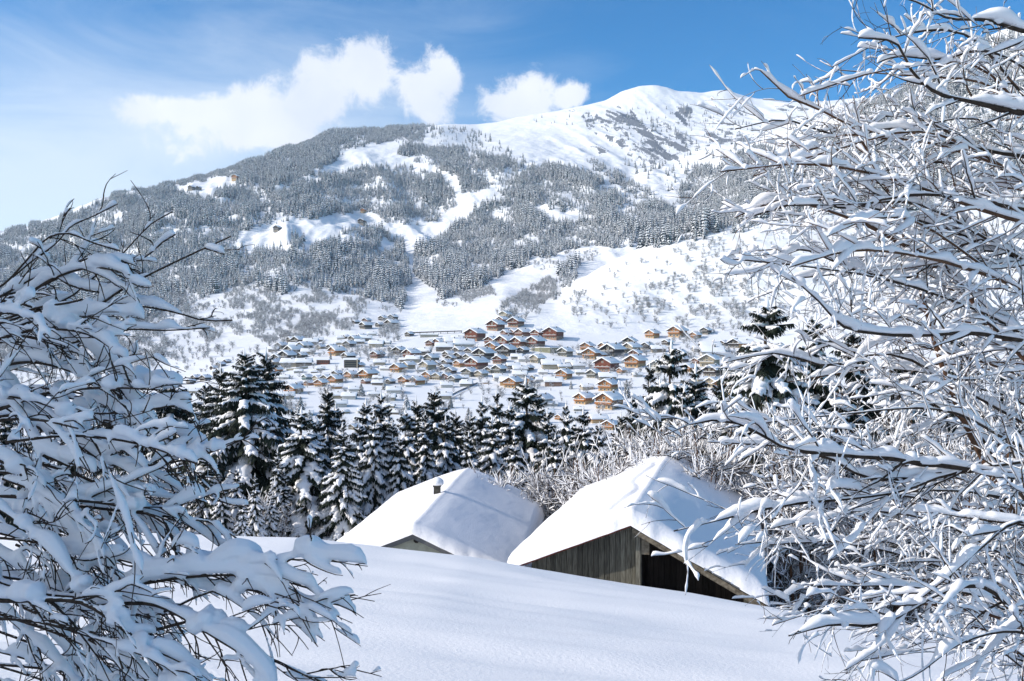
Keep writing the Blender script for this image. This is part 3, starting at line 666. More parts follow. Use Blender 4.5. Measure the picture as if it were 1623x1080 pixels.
for k, (px, py, wp, ty, col) in enumerate(hl):
    Y = hit(px, py+1, 420 if py > 400 else 1500)
    if Y is None: print('no ground', px, py); continue
    rr = random.Random(k); wid = wp/F*Y
    if ty == 'G':
        th = rr.uniform(24, 44) if py > 400 else 20
        asp = rr.choice([1.15, 1.35]); W = wid/(math.cos(R(th))+asp*math.sin(R(th))); ya = -R(th)
        spec = (9, 9*asp, 2.2, 2.6, 29, 1.25, 1) if W < 13 else (13, 13*1.1, 2.6, 4.4, 27, 1.5, 1)
        sc_ = 1.28*W/(spec[0]+1.0)
    else:
        asp = 1.5; ya = -R(rr.uniform(76, 96)); spec = (9, 12, 2.2, 1.2, 27, 1.0, 0); sc_ = 1.25*wid/14.2
        W = sc_*9
    if py < 400: sc_ *= .85
    parts = house_template(*spec, col, k % 5)
    X = (px-CX)/F*Y; zg = ground(X, Y)-.5
    # anchor the middle of the house on the ground; rotate about it
    root = ob('chalet' if ty == 'G' else 'house', None, loc=(X, Y, zg-.1))
    off = Matrix.Rotation(ya, 3, 'Z') @ Vector((0, -spec[1]/2*sc_, 0)); root.location = Vector((X, Y, zg-.1+(2.5 if py < 400 else 0)))+off
    root.rotation_euler = (0, 0, ya); root.scale = (sc_,)*3
    far = wp < 11
    if len(lab[k].split()) > 16: lab[k] = lab[k].replace(' from the ', ' from ').replace(', village', ' of village')
    for nm, me, loc, flag in parts:
        if far and nm in ('window', 'chimney_snow', 'balcony_snow') : continue
        p = ob(nm, me, root, loc)
        if flag == 'side': p.rotation_euler = (0, 0, -PI/2)
    tag(root, lab[k], 'chalet' if ty == 'G' else 'house', 'snow-covered chalets of the village' if py > 400 else 'lone chalets on the mountain clearings')
# large buildings and structures of the village
def lone(name, px, py, rz, label, cat):
    Y = hit(px, py, 420); X = (px-CX)/F*Y; return tag(ob(name, None, loc=(X, Y, ground(X, Y)), rz=rz), label, cat), Y/F
def part(root, name, fn, m, smooth=False):
    nb = NB(); fn(nb); return ob(name, nb.mesh(name, m, smooth), root)
r_, u = lone('apartment_block', 556, 583, -.12, 'dark glazed block under flat snow roof, left part of the village', 'building')
part(r_, 'wall', lambda n: n.box(-11*u, 11*u, 0, 14*u, -3, 12*u), WM['b'])
part(r_, 'roof_snow', lambda n: n.box(-12.5*u, 12.5*u, -1.5*u, 15*u, 12.2*u, 15.5*u), M_['snow_far'])
for i in range(3): part(r_, 'balcony', lambda n: n.box(-11*u, 9*u, -1.6*u, -.1, (2.4+3.4*i)*u, (3.3+3.4*i)*u), WM['g'])
for i in range(3):
    for j in range(6): part(r_, 'window', lambda n: n.box((-9.5+3.1*j)*u, (-7.4+3.1*j)*u, -.09, -.02, (.3+3.4*i)*u, (2.2+3.4*i)*u), M_['glass'])
part(r_, 'corner_pillar', lambda n: n.box(10*u, 11.6*u, -1.8*u, 0, -3, 14*u), BM['c'])
r_, u = lone('apartment_block', 511, 578, -.1, 'long red-brown block under flat snow roof, left of the dark glazed block', 'building')
part(r_, 'wall', lambda n: n.box(-16*u*.6, 16*u*.6, 0, 10*u, -3, 7*u), WM['r'])
part(r_, 'roof_snow', lambda n: n.box(-10.6*u, 10.6*u, -1*u, 11*u, 7.1*u, 9*u), M_['snow_far'])
for j in range(5): part(r_, 'window', lambda n: n.box((-8.2+3.6*j)*u, (-6.2+3.6*j)*u, -.09, -.02, 3*u, 5*u), M_['glass'])
r_, u = lone('lift_station', 680, 535, -.05, 'low green-grey lift station with long dark canopy at the foot of the ski run', 'lift station')
part(r_, 'wall', lambda n: n.box(-14*u, 14*u, 0, 8*u, -2, 4.2*u), BM['g'])
part(r_, 'roof_snow', lambda n: n.prism([(-15*u, 0, 4.3*u), (15*u, 0, 4.3*u), (14*u, 0, 5.8*u), (-13*u, 0, 6.6*u)], (0, -1*u, 0), (0, 9*u, 0)), M_['snow_far'])
r_, u = lone('lift_canopy', 698, 530, -.02, 'long dark raised walkway on posts behind the lift station', 'walkway')
part(r_, 'deck', lambda n: n.prism([(-52*u, 0, 1.2*u), (34*u, 0, 4.4*u), (34*u, 0, 5.8*u), (-52*u, 0, 3.0*u)], (0, 0, 0), (0, 3*u, 0)), WM['b'])
for i in range(8): part(r_, 'post', lambda n: n.box((-44+11*i)*u, (-43.2+11*i)*u, 1*u, 1.8*u, -2*u, (1.6+.4*i)*u), WM['b'])
def wallstrip(pts, hpx, m, label, tpx=1.2, snow=True, cat='wall', name='retaining_wall'):
    """a retaining wall following ground points seen at these pixels"""
    W3 = []
    for px, py in pts:
        Y = hit(px, py, 420); W3.append(Vector(((px-CX)/F*Y, Y, (CY-py)/F*Y)))
    o = tag(ob(name, None, loc=W3[0]), label, cat); nb = NB(); ns = NB()
    for i in range(len(W3)-1):
        a, b = W3[i]-W3[0], W3[i+1]-W3[0]; u = W3[i].y/F; t = tpx*u
        h = hpx[i]*u if np.ndim(hpx) else hpx*u; h2 = hpx[i+1]*u if np.ndim(hpx) else hpx*u
        nb.add([a-Vector((0, 0, 3)), b-Vector((0, 0, 3)), b+Vector((0, 0, h2)), a+Vector((0, 0, h)), a+Vector((0, t, -3)), b+Vector((0, t, -3)), b+Vector((0, t, h2)), a+Vector((0, t, h))],
               [(0, 1, 2, 3), (5, 4, 7, 6), (3, 2, 6, 7), (0, 3, 7, 4), (1, 5, 6, 2)])
        if snow: ns.add([a+Vector((0, -.1, h+.01)), b+Vector((0, -.1, h2+.01)), b+Vector((0, t+.5, h2+.01)), a+Vector((0, t+.5, h+.01)), a+Vector((0, 0, h+.9*u)), b+Vector((0, 0, h2+.9*u)), b+Vector((0, t+.4, h2+.9*u)), a+Vector((0, t+.4, h+.9*u))], [(0, 1, 5, 4), (4, 5, 6, 7), (3, 7, 6, 2), (0, 4, 7, 3), (1, 2, 6, 5)])
    ob('wall_face', nb.mesh('wall_face', m, False), o)
    if snow: ob('snow_cap', ns.mesh('snow_cap', M_['snow_far'], False), o)
stone_w = mat('olive_retaining_wall', (.30, .29, .19), .9, var=.3, nscale=.3); stone_g = mat('grey_retaining_wall', (.16, .16, .165), .9, var=.3, nscale=.3)
wallstrip([(841, 556), (855, 558), (872, 560), (890, 559)], [3.5, 7, 8.5, 8], stone_w, 'tall olive retaining wall below the red-brown chalet complex')
wallstrip([(454, 588), (470, 587), (488, 584)], 3.2, BM['c'], 'long cream retaining wall in the left part of the village')
wallstrip([(706, 632), (730, 620), (757, 608)], 2.2, stone_g, 'grey roadside wall slanting below the middle of the village', snow=False)
wallstrip([(432, 600), (460, 600)], 1.6, stone_g, 'thin grey wall above the snowfield at the village left end')
wallstrip([(970, 549), (985, 544), (1003, 541)], 1.6, BM['g'], 'curved wall behind the chalets right of the village centre')
wallstrip([(727, 466), (760, 461), (782, 459)], 2.0, stone_g, 'dark avalanche fence on the slope above the ski run', snow=False, cat='fence', name='snow_fence')
wallstrip([(1040, 607), (1090, 607)], 1.2, stone_g, 'low wall beside the snowfield near the right village spruces')
# village road, cleared grey strip
rp = [(700, 640), (712, 634), (735, 622), (760, 610), (775, 604)]; V = []
for px, py in rp:
    Y = hit(px, py, 420); X = (px-CX)/F*Y
    for s in (-3.0, 3.0): V.append((X+s*.4, Y+s, ground(X+s*.4, Y+s)+.35))
nb = NB(); nb.add(V, [(2*i, 2*i+1, 2*i+3, 2*i+2) for i in range(len(rp)-1)]); o = ob('road', nb.mesh('road', M_['asphalt'])); o['kind'] = 'structure'
# white tower-like block at the right end
r_, u = lone('church_tower', 1151, 600, -.3, 'short white rendered block rising beside the big orange chalet', 'tower')
part(r_, 'wall', lambda n: n.box(-5.5*u, 5.5*u, 0, 9*u, -3, 13*u), WM['w'])
part(r_, 'roof_snow', lambda n: n.prism([(-6*u, 0, 13.1*u), (6*u, 0, 13.1*u), (5.4*u, 0, 15*u), (-5.2*u, 0, 15.4*u)], (0, -.5*u, 0), (0, 9.5*u, 0)), M_['snow_far'])

# ---------------------------------------------------------------- near spruces
def spruce_near(seed, rad=.2, snow=1.0, droop=1.0, nwh=36):
    """1 m tall; returns trunk, crown, crown_snow meshes"""
    r = np.random.default_rng(seed); tr = NB(); cr = NB(); sn = NB()
    zz = np.linspace(-.02, .985, 9); bend = np.stack([.006*np.sin(zz*5+seed), .006*np.cos(zz*4+seed), zz], 1)
    tr.tube(bend, np.interp(zz, [0, 1], [.017, .0015]), k=7)
    def spray(p, d, ln, wd):
        # ragged hanging spray: a kinked strip of four quads with notched edges
        n = 4; t = np.linspace(0, 1, n+1)[:, None]; side = np.cross(d, [0, 0, 1.]); side /= np.linalg.norm(side)+1e-6
        tw = r.uniform(-1, 1); side = side*math.cos(tw)+np.array([0, 0, 1])*math.sin(tw)
        c = p+d*ln*t+np.array([0, 0, -1])*ln*.55*t*t*droop
        wv = (wd*np.array([.5, 1, .45, .8, .05])*r.uniform(.7, 1.25, 5))[:, None]
        V = np.concatenate([c-side*wv, c+side*wv]); cr.add(V, [(i, i+1, n+2+i, n+1+i) for i in range(n)])
    for i in range(nwh):
        f = (i+r.uniform(-.3, .3))/nwh; z = .06+.93*f
        L = rad*((1-f)**.78)*1.08+.022*(1-f)+.006; nbch = 7 if f < .6 else 6
        a0 = r.uniform(0, 6.28)
        for b in range(nbch):
            a = a0+b*2*PI/nbch+r.uniform(-.28, .28); l = L*r.uniform(.72, 1.22); d = np.array([math.cos(a), math.sin(a), 0])
            m = 11; t = np.linspace(0, 1, m)
            rise = .18*(f-.25)+.9*max(0, f-.82)/.18; dr = (.30+.62*(1-f))*droop
            path = np.array([0, 0, min(z+r.uniform(-.013, .013), .982)])+d*l*t[:, None]+np.stack([0*t, 0*t, l*(rise*t-dr*t**1.5+.20*t**3*dr)], 1)
            path += np.stack([.0*t, 0*t, 0*t], 1)
            cr.tube(path, np.interp(t, [0, 1], [.0032, .001]), k=3)
            sd = np.array([-d[1], d[0], 0])
            for j in range(1, m):
                w_ = l*.34*(1-.5*t[j]) + .006
                tang = path[j]-path[j-1]; tang /= np.linalg.norm(tang)+1e-6
                for s in (-1, 1, -1, 1):
                    dd = sd*s*.8+tang*r.uniform(.2, 1.1)+np.array([0, 0, -r.uniform(.1, .5)]); dd /= np.linalg.norm(dd); spray(path[j], dd, w_*r.uniform(.5, 1.1), w_*.17)
                dd = np.array([0, 0, -1.])+tang*.5+sd*r.uniform(-.3, .3); dd /= np.linalg.norm(dd); spray(path[j], dd, w_*r.uniform(.45, .9), w_*.15)
            dd = tang+np.array([0, 0, -.2]); spray(path[-1], dd/np.linalg.norm(dd), l*.14, l*.05)
            # snow load lying along the bough: lumpy, narrowing to the tip
            g = r.random()
            if g < .93*min(1, snow+.15):
                q = 12; u = np.linspace(.10 if g < .7 else .35, 1.0, q); pp = np.stack([np.interp(u, t, path[:, k]) for k in range(3)], 1)
                wd = (l*.10+.002)*snow*np.sin(np.clip(u*1.15, 0, 1)*PI*.93+.12)**.6*(1+.45*r.normal(size=q).clip(-1.3, 1.3)*.8)
                wd = np.clip(wd, .0012, None); wd[0] = wd[-1] = .0008
                sn.tube(pp, wd, wd*.62, k=6, lift=wd*.40, flat=.6)
                for j in range(2, q-1):
                    for s in (-1, 1):
                        if r.random() < .75*snow:
                            ll = l*r.uniform(.10, .26)*(1-.4*u[j]); dd = sd*s*.75+(pp[j+1]-pp[j-1])/np.linalg.norm(pp[j+1]-pp[j-1])*.6
                            v = np.linspace(0, 1, 4)[:, None]; side_p = pp[j]+dd*ll*v+np.array([0, 0, -1])*ll*.5*v*v*droop+np.array([0, 0, .002])
                            ww = l*.052*snow*np.array([.6, 1, .9, .1])*r.uniform(.7, 1.4); sn.tube(side_p, ww, ww*.65, k=5, lift=ww*.3, flat=.6)
    # snow on leader
    zt = np.linspace(.9, 1.01, 5); wt = np.array([.001, .0035, .002, .004, .0008])*snow; sn.tube(np.stack([0*zt+.001, 0*zt, zt], 1), wt, k=6)
    return tr.mesh('trunk', M_['bark']), cr.mesh('crown', M_['needle'], False), sn.mesh('crown_snow', M_['snow_fine'])
SPV = {'dark': [spruce_near(101, .27, .95, 1.15), spruce_near(102, .23, .88, 1.0)],
       'snowy': [spruce_near(111, .22, 1.3, 1.1, 34), spruce_near(112, .25, 1.35, 1.25, 32), spruce_near(113, .20, 1.25, 1.0, 34)],
       'white': [spruce_near(121, .22, 1.5, 1.3, 30)],
       'slim': [spruce_near(131, .15, .9, .95, 36)]}
NS = [  # top px, top py, depth, half width factor, style, label
 (388, 556, 66, 1.28, 'dark', 0, 'tallest dark spruce with drooping snowy boughs, left of the middle'),
 (421, 553, 72, 1.0, 'dark', 1, 'tall dark spruce close behind the right side of the tallest one'),
 (350, 578, 75, .95, 'dark', 1, 'dark spruce just left of the tallest spruce'),
 (325, 606, 78, .9, 'dark', 0, 'dark spruce with shorter top, second left of the tallest spruce'),
 (270, 583, 88, 1.15, 'dark', 1, 'spruce with a thin bare tip standing above the left bush'),
 (298, 618, 92, .8, 'dark', 0, 'small dark spruce tip between the thin-tipped spruce and the dark group'),
 (226, 615, 95, .8, 'dark', 1, 'dark spruce tip half hidden by the left bush'),
 (326, 716, 58, .9, 'snowy', 2, 'short snowy spruce in front of the dark group'),
 (404, 752, 54, .62, 'snowy', 0, 'smallest narrow spruce at the snow bank under the tallest spruce'),
 (375, 742, 60, .7, 'white', 0, 'small snow-plastered spruce left of the smallest narrow one'),
 (440, 712, 60, .7, 'snowy', 2, 'short snowy spruce between the tallest and the broad snowy spruce'),
 (478, 648, 62, 1.35, 'snowy', 1, 'broad snowy spruce with a bent snow-laden tip'),
 (519, 610, 76, .75, 'dark', 1, 'narrow dark-tipped spruce behind the broad snowy ones'),
 (503, 664, 66, .9, 'snowy', 0, 'snowy spruce right behind the broad bent-tipped one'),
 (543, 672, 60, .95, 'snowy', 2, 'heavily loaded spruce nearest the snow bank left of the chimney house'),
 (568, 668, 66, .9, 'snowy', 1, 'snow-clotted spruce just right of the one nearest the snow bank'),
 (580, 634, 74, .85, 'snowy', 0, 'snowy spruce with a full crown above the left end of the house roof'),
 (604, 622, 78, .95, 'snowy', 2, 'tall spruce with a slender pale tip left of the chimney'),
 (622, 668, 68, .75, 'snowy', 0, 'lower snowy spruce in front of the slender-tipped one'),
 (643, 648, 72, .9, 'snowy', 1, 'dense rounded snowy spruce above the house roof'),
 (660, 630, 84, .75, 'dark', 1, 'spruce tip rising behind the dense rounded one'),
 (690, 616, 76, 1.0, 'dark', 0, 'pointed dark spruce directly above the chimney'),
 (722, 648, 84, .75, 'dark', 1, 'small pointed dark spruce above the ridge of the left house'),
 (743, 686, 66, .75, 'white', 0, 'white snow-plastered spruce behind the left ridge end'),
 (764, 632, 92, .75, 'snowy', 0, 'dark-stemmed spruce right of the small pointed one'),
 (787, 620, 100, .75, 'snowy', 2, 'slender spruce between the dark-stemmed and the large white-headed one'),
 (780, 662, 74, .9, 'white', 0, 'snow-balled spruce below the slender one'),
 (833, 600, 86, 1.15, 'snowy', 1, 'large spruce with a white snow ball near the top, middle of the valley'),
 (850, 612, 104, .7, 'dark', 1, 'thin dark spruce behind the large white-headed one'),
 (897, 638, 78, .62, 'white', 0, 'thin leaning spruce with snow balls on top, left of the orange chalets'),
 (925, 648, 76, .95, 'snowy', 0, 'blunt-topped spruce below the orange chalets'),
 (993, 601, 210, .8, 'dark', 0, 'small lone spruce on the snowfield beside the orange chalets'),
 (1002, 624, 108, .75, 'dark', 1, 'small dark spruce left of the big right pair'),
 (1030, 574, 96, .72, 'slim', 0, 'slim snow-banded spruce left of the tallest right-hand spruce'),
 (1064, 542, 92, .95, 'snowy', 1, 'tallest right-hand spruce with snow-clad pointed top'),
 (1103, 578, 94, 1.1, 'snowy', 2, 'wide dark-hearted spruce right of the tallest right-hand one'),
 (1216, 474, 56, 1.35, 'snowy', 1, 'huge drooping spruce behind the outer twigs of the right tree'),
 (1292, 500, 60, 1.1, 'snowy', 0, 'large spruce seen through the right tree beside the huge one'),
 (1352, 520, 62, 1.1, 'dark', 0, 'dark spruce seen through the middle of the right tree'),
 (1430, 545, 64, 1.1, 'snowy', 2, 'spruce seen through the right tree, second from the right edge'),
 (1520, 530, 66, 1.1, 'dark', 0, 'spruce seen through the right tree near the right edge'),
 (1600, 560, 66, 1.1, 'snowy', 1, 'spruce behind the right tree at the very edge'),
 (8, 640, 76, .9, 'dark', 0, 'spruce at the far left edge seen through the bush'),
 (62, 652, 80, .9, 'snowy', 2, 'second spruce from the left edge behind the bush'),
 (120, 640, 82, .9, 'dark', 1, 'third spruce from the left edge behind the bush'),
 (176, 634, 86, .9, 'snowy', 0, 'fourth spruce from the left edge behind the bush'),
 (250, 690, 62, .8, 'snowy', 1, 'snowy spruce behind the twig tips of the left bush'),
 (205, 700, 60, .8, 'dark', 1, 'low dark spruce behind the middle of the left bush'),
 (140, 710, 60, .8, 'snowy', 2, 'low snowy spruce behind the left bush trunk side'),
 (872, 597, 430, .9, 'dark', 1, 'tiny dark spruce in the village behind the white-headed spruce'),
 (905, 603, 420, .8, 'dark', 0, 'tiny spruce between village houses left of the orange chalets'),
 (524, 556, 560, .8, 'slim', 0, 'tiny spruce beside the cream houses of the left village'),
 (1030, 540, 500, .8, 'slim', 0, 'tiny spruce beside the chalets under the right hill'),
]
NS += [
 (300, 738, 60, .8, 'snowy', 0, 'short snowy spruce among the tips of the left bush'),
 (352, 765, 55, .8, 'snowy', 1, 'low snowy spruce just behind the snow bank, left of the small plastered one'),
 (262, 752, 56, .8, 'snowy', 2, 'low spruce mostly hidden by the left bush tips'),
 (428, 776, 56, .75, 'white', 0, 'low white spruce at the snow bank right under the tallest spruce'),
 (384, 788, 52, .7, 'snowy', 0, 'lowest spruce peeping over the snow bank'),
 (450, 745, 60, .85, 'snowy', 2, 'low spruce in front of the slim squeezed one'),
 (458, 690, 70, .8, 'snowy', 0, 'slim snowy spruce squeezed between the dark group and the bent-tipped spruce'),
 (532, 640, 84, .8, 'snowy', 1, 'far slim spruce seen between two snow-clotted ones'),
 (592, 655, 64, .75, 'white', 0, 'white-plastered slim spruce left above the chimney house roof'),
 (615, 645, 88, .8, 'snowy', 2, 'far slim spruce behind the slender pale-tipped one'),
 (633, 690, 64, .7, 'snowy', 1, 'short spruce touching the left slope of the chimney house roof'),
 (674, 655, 66, .8, 'snowy', 2, 'snow-banded spruce left above the chimney'),
 (706, 660, 70, .85, 'snowy', 1, 'snow-laden spruce directly right of the pointed dark spruce'),
 (745, 655, 92, .8, 'dark', 1, 'far dark spruce left of the dark-stemmed one'),
 (808, 640, 82, .85, 'snowy', 0, 'bushy spruce left of the large white-headed spruce'),
 (815, 690, 66, .8, 'white', 0, 'low white-plastered spruce under the large white-headed one'),
 (868, 650, 80, .85, 'snowy', 2, 'snowy spruce right of the large white-headed one'),
 (880, 690, 68, .75, 'white', 0, 'low white spruce right of the low plastered one'),
 (912, 668, 90, .8, 'snowy', 0, 'far spruce between the thin leaning and the blunt-topped spruce'),
 (950, 672, 84, .8, 'snowy', 2, 'snowy spruce right of the blunt-topped one'),
 (985, 655, 98, .75, 'dark', 0, 'small dark spruce at the edge of the village snowfield'),
 (1046, 600, 104, .8, 'snowy', 0, 'spruce filling the gap between the slim and the tallest right-hand spruce'),
 (1085, 610, 88, .85, 'snowy', 1, 'snow-heavy spruce in front of the gap right of the tallest right-hand spruce'),
 (1140, 600, 92, .95, 'snowy', 0, 'last spruce before the twigs of the right tree'),
 (1165, 625, 80, .9, 'dark', 1, 'dark spruce just inside the left twigs of the right tree'),
]
VS = random.Random(17)
def put_spruce(X, Y, ztop, wf, style, vi, label, group, zb=None):
    zb = ground(X, Y)-.3 if zb is None else zb; H = max(ztop-zb, 5)
    root = ob('spruce_tree', None, loc=(X, Y, zb), rz=random.uniform(0, 6.28))
    s = H; wv = wf
    root.scale = (s*wv, s*wv, s)
    for nm, me in zip(('trunk', 'crown', 'crown_snow'), SPV[style][vi % len(SPV[style])]): ob(nm, me, root)
    tag(root, label, 'spruce tree', group); return root
for (tx, ty, Y, wf, st, vi, lb) in NS:
    p = P(tx, ty, Y)
    zb = None
    if Y > 200:
        Y2 = hit(tx, ty+(Y < 300 and 30 or 14), 200); p = P(tx, ty, Y2); zb = P(tx, ty+(Y < 300 and 30 or 14), Y2).z
        put_spruce(p.x, Y2, p.z, wf*.8, st, vi, lb, 'spruces between the farm and the village', zb).scale = ((p.z-zb)*wf,)*2+((p.z-zb),)
        continue
    put_spruce(p.x, Y, p.z, wf, st, vi, lb, 'spruces between the farm and the village')
for k in range(44):
    px = VS.uniform(430, 1170); py = VS.uniform(548, 680); Y2 = hit(px, py, 420)
    if Y2 is None or Y2 > 1150: continue
    h = VS.uniform(7, 13); X = (px-CX)/F*Y2; zg = ground(X, Y2)-.3
    if len([1 for hx, hy, hw, _, _ in hl if abs(hx-px) < hw*.7 and -4 < hy-py < 14]): continue
    put_spruce(X, Y2, zg+h, 1.1, 'snowy' if k % 3 else 'dark', k, 'tiny snowy spruce standing alone among the village houses', 'small spruces among the village houses')
# spruces standing on the slope left of the view, whose shade falls across the snow
for k, (X, Y, H) in enumerate([(-14, 1.0, 9.6), (-15.0, 4.0, 10), (-13.5, -2.5, 9), (-16.5, -.6, 11), (-20, -6, 12), (-12.8, 2.4, 8), (-17.5, 2.6, 11)]):
    zb = ground(X, Y)-.3; put_spruce(X, Y, zb+H, 1.5, 'snowy' if k % 2 else 'dark', k, 'snowy spruce standing outside the view on the left slope, casting shade', 'spruces on the left slope outside the view')

# ---------------------------------------------------------------- the two farm buildings
def roof_snow_mesh(A, g, r, wl, wr, tl, tr, y0, L, th, seed, m, nu=90, nv=90, edge=.5, crease=0):
    """A apex (world), g horizontal unit to the right across the gable, r unit along ridge. wl,wr horizontal half widths,
    tl,tr slopes. y0 start offset along the ridge, L length"""
    us = np.concatenate([-(np.linspace(1, 0, nu//2, endpoint=False)**1)*wl, np.linspace(0, 1, nu//2)*wr]); vs = np.linspace(0, 1, nv)**1.0*L
    ew = .22
    # denser samples near the borders
    vs = np.concatenate([np.linspace(0, 1.2, 22)[:-1], np.linspace(1.2, L-1.2, nv-40), np.linspace(L-1.2, L, 20)[1:]])
    U, V = np.meshgrid(us, vs)
    jag = .05*fbm(U*3+seed, V*0+seed, 3, seed)+.10*fbm(U*.7, V*0, 2, seed+3)
    V2 = V + np.where(V < 1.5, (1-V/1.5), 0)*jag
    base = -np.where(U < 0, -U*tl, U*tr)
    dU = np.minimum(U+wl, wr-U); dV = np.minimum(V, L-V); dd = np.minimum(dU, dV)
    e = np.clip(dd/edge, 0, 1); prof = np.sqrt(np.clip(1-(1-e)**2, 0, 1))
    ridge = -.12*np.exp(-(U/.5)**2)     # rounded ridge
    T = th*prof*(1+.10*fbm(U/2.6+seed, V/3.2, 2, seed))+ridge*prof
    T = T + .012*fbm(U*5, V*5, 2, seed+7)*prof
    if crease: T = T - .10*np.exp(-((U+.55+.25*np.sin(V*.8))/.12)**2)*prof*(V > 1.2)*(V < L*.8)
    A = np.array(A); g = np.array(g); r = np.array(r)
    top = A+g*U[..., None]+r*(V2+y0)[..., None]+np.array([0, 0, 1])*(base+T)[..., None]
    bot = A+g*U[..., None]+r*(V2+y0)[..., None]+np.array([0, 0, 1])*(base)[..., None]
    h, w_ = U.shape; n = h*w_; i = np.arange(h-1)[:, None]*w_; j = np.arange(w_-1)[None, :]
    Q = np.stack([i+j, i+j+1, i+w_+j+1, i+w_+j], -1).reshape(-1, 4); Q2 = Q[:, ::-1]+n
    rim = list(range(w_))+[k*w_+w_-1 for k in range(1, h)]+[(h-1)*w_+k for k in range(w_-2, -1, -1)]+[k*w_ for k in range(h-2, 0, -1)]
    S = np.array([(a, n+a, n+b, b) for a, b in zip(rim, rim[1:]+rim[:1])])
    return mesh_np('roof_snow', np.concatenate([top.reshape(-1, 3), bot.reshape(-1, 3)]), np.concatenate([Q, Q2, S]), m)
def frame(apx, apy, Y, yaw):
    A = P(apx, apy, Y); a = R(yaw); return A, Vector((math.cos(a), -math.sin(a), 0)), Vector((math.sin(a), math.cos(a), 0))
def solve_s(A, g, px, py):
    """distance along g, and drop, of the gable-plane point seen at px,py"""
    k = (px-CX)/F; s = (k*A.y-A.x)/(g.x-k*g.y); Y = A.y+g.y*s; z = (CY-py)/F*Y; return s, A.z-z
UP = Vector((0, 0, 1))
# --- barn
A, g, r = frame(1000, 832, 34, 13)
sL, dL = solve_s(A, g, 815, 898); sR, dR = solve_s(A, g, 1214, 957)
tl, tr = dL/-sL, dR/sR; wl, wr = -sL, sR; LB = 18.5
barn = tag(ob('barn', None, loc=A-UP*6), 'weathered plank barn under a thick snow roof, right and nearest of the two farm buildings', 'barn')
def loc(root, nm, me, parent=None):
    o = ob(nm, me, parent or root)
    if parent is None: o.matrix_parent_inverse = Matrix.Translation(-root.location)
    return o
def wpt(s, d, z): return A+g*s+r*d+UP*z      # barn coordinates to world
def bboard(nb, p0, p1, wz, dy0, dy1, m=0):
    """board from p0 to p1 (s,z), height wz downwards, between depths"""
    (s0, z0), (s1, z1) = p0, p1
    V = [wpt(s, d, z) for d in (dy0, dy1) for s, z in ((s0, z0-wz), (s1, z1-wz), (s1, z1), (s0, z0))]
    nb.add(V, [(0, 1, 2, 3), (5, 4, 7, 6), (3, 2, 6, 7), (0, 4, 5, 1), (0, 3, 7, 4), (1, 5, 6, 2)], m)
# planks of the gable, left half flush, right half in the recess behind the post
x = -wl+.55; rr = random.Random(3)
while x < .22:
    wd = rr.uniform(.15, .21); z1 = -tl*abs(min(x, 0))-.06 if x < 0 else -.08; z2 = -tl*abs(min(x+wd, 0))-.06
    nb = NB(); bboard(nb, (x, min(z1, z2)), (x+wd-.012, min(z1, z2)), 5.0, .42+rr.uniform(0, .03), .50)
    loc(barn, 'plank', nb.mesh('plank', M_['wood'], False)); x += wd
x = .42
while x < wr-.3:
    wd = rr.uniform(.16, .24); z1 = -tr*x-.1; z2 = -tr*(x+wd)-.1
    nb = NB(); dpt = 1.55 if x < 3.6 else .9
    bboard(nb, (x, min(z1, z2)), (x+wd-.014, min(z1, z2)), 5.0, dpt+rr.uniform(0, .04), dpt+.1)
    loc(barn, 'plank', nb.mesh('plank', M_['wood_dark_shaded'] if x < 3.6 else M_['wood'], False)); x += wd  # shade of the recess is put into the darker plank colour
nb = NB(); bboard(nb, (-wl+.5, -tl*(wl-.5)-.25), (0, -.25), 4.6, .62, .7); bboard(nb, (0, -.25), (wr-.4, -tr*(wr-.4)-.3), 4.6, 1.72, 1.8)
nb.add([wpt(.3, .5, -5), wpt(.3, 1.7, -5), wpt(.3, 1.7, -.3), wpt(.3, .5, -.3)], [(0, 1, 2, 3)])
nb.add([wpt(-wl+.5, .6, -6), wpt(-wl+.5, LB, -6), wpt(-wl+.5, LB, -tl*(wl-.5)-.2), wpt(-wl+.5, .6, -tl*(wl-.5)-.2)], [(0, 1, 2, 3)])
nb.add([wpt(wr-.5, .9, -6), wpt(wr-.5, LB, -6), wpt(wr-.5, LB, -tr*(wr-.5)-.2), wpt(wr-.5, .9, -tr*(wr-.5)-.2)], [(0, 1, 2, 3)])
nb.add([wpt(-wl+.5, LB, -6), wpt(wr-.5, LB, -6), wpt(wr-.5, LB, -tr*(wr-.5)-.2), wpt(0, LB, -.2)], [(0, 1, 2, 3)]); nb.add([wpt(-wl+.5, LB, -6), wpt(0, LB, -.2), wpt(-wl+.5, LB, -tl*(wl-.5)-.2), wpt(-wl+.5, LB, -6)], [(0, 1, 2, 2)])
loc(barn, 'inner_wall', nb.mesh('inner_wall', M_['wood_dark_shaded'], False))
nb = NB()
for s in (-1, 1):
    t_, w_ = (tl, wl) if s < 0 else (tr, wr)
    V = [wpt(0, 0, -.01), wpt(s*w_, 0, -t_*w_-.01), wpt(s*w_, LB, -t_*w_-.01), wpt(0, LB, -.01), wpt(0, 0, -.07), wpt(s*w_, 0, -t_*w_-.07), wpt(s*w_, LB, -t_*w_-.07), wpt(0, LB, -.07)]
    nb.add(V, [(0, 1, 2, 3), (4, 7, 6, 5), (0, 4, 5, 1), (1, 5, 6, 2), (2, 6, 7, 3)])
rf = loc(barn, 'roof', nb.mesh('roof', M_['wood_dark_shaded'], False))
nb = NB(); bboard(nb, (-wl, -tl*wl+.01), (0, .01), .085, -.03, -.005); loc(barn, 'metal_verge', nb.mesh('metal_verge', M_['red_edge'], False))
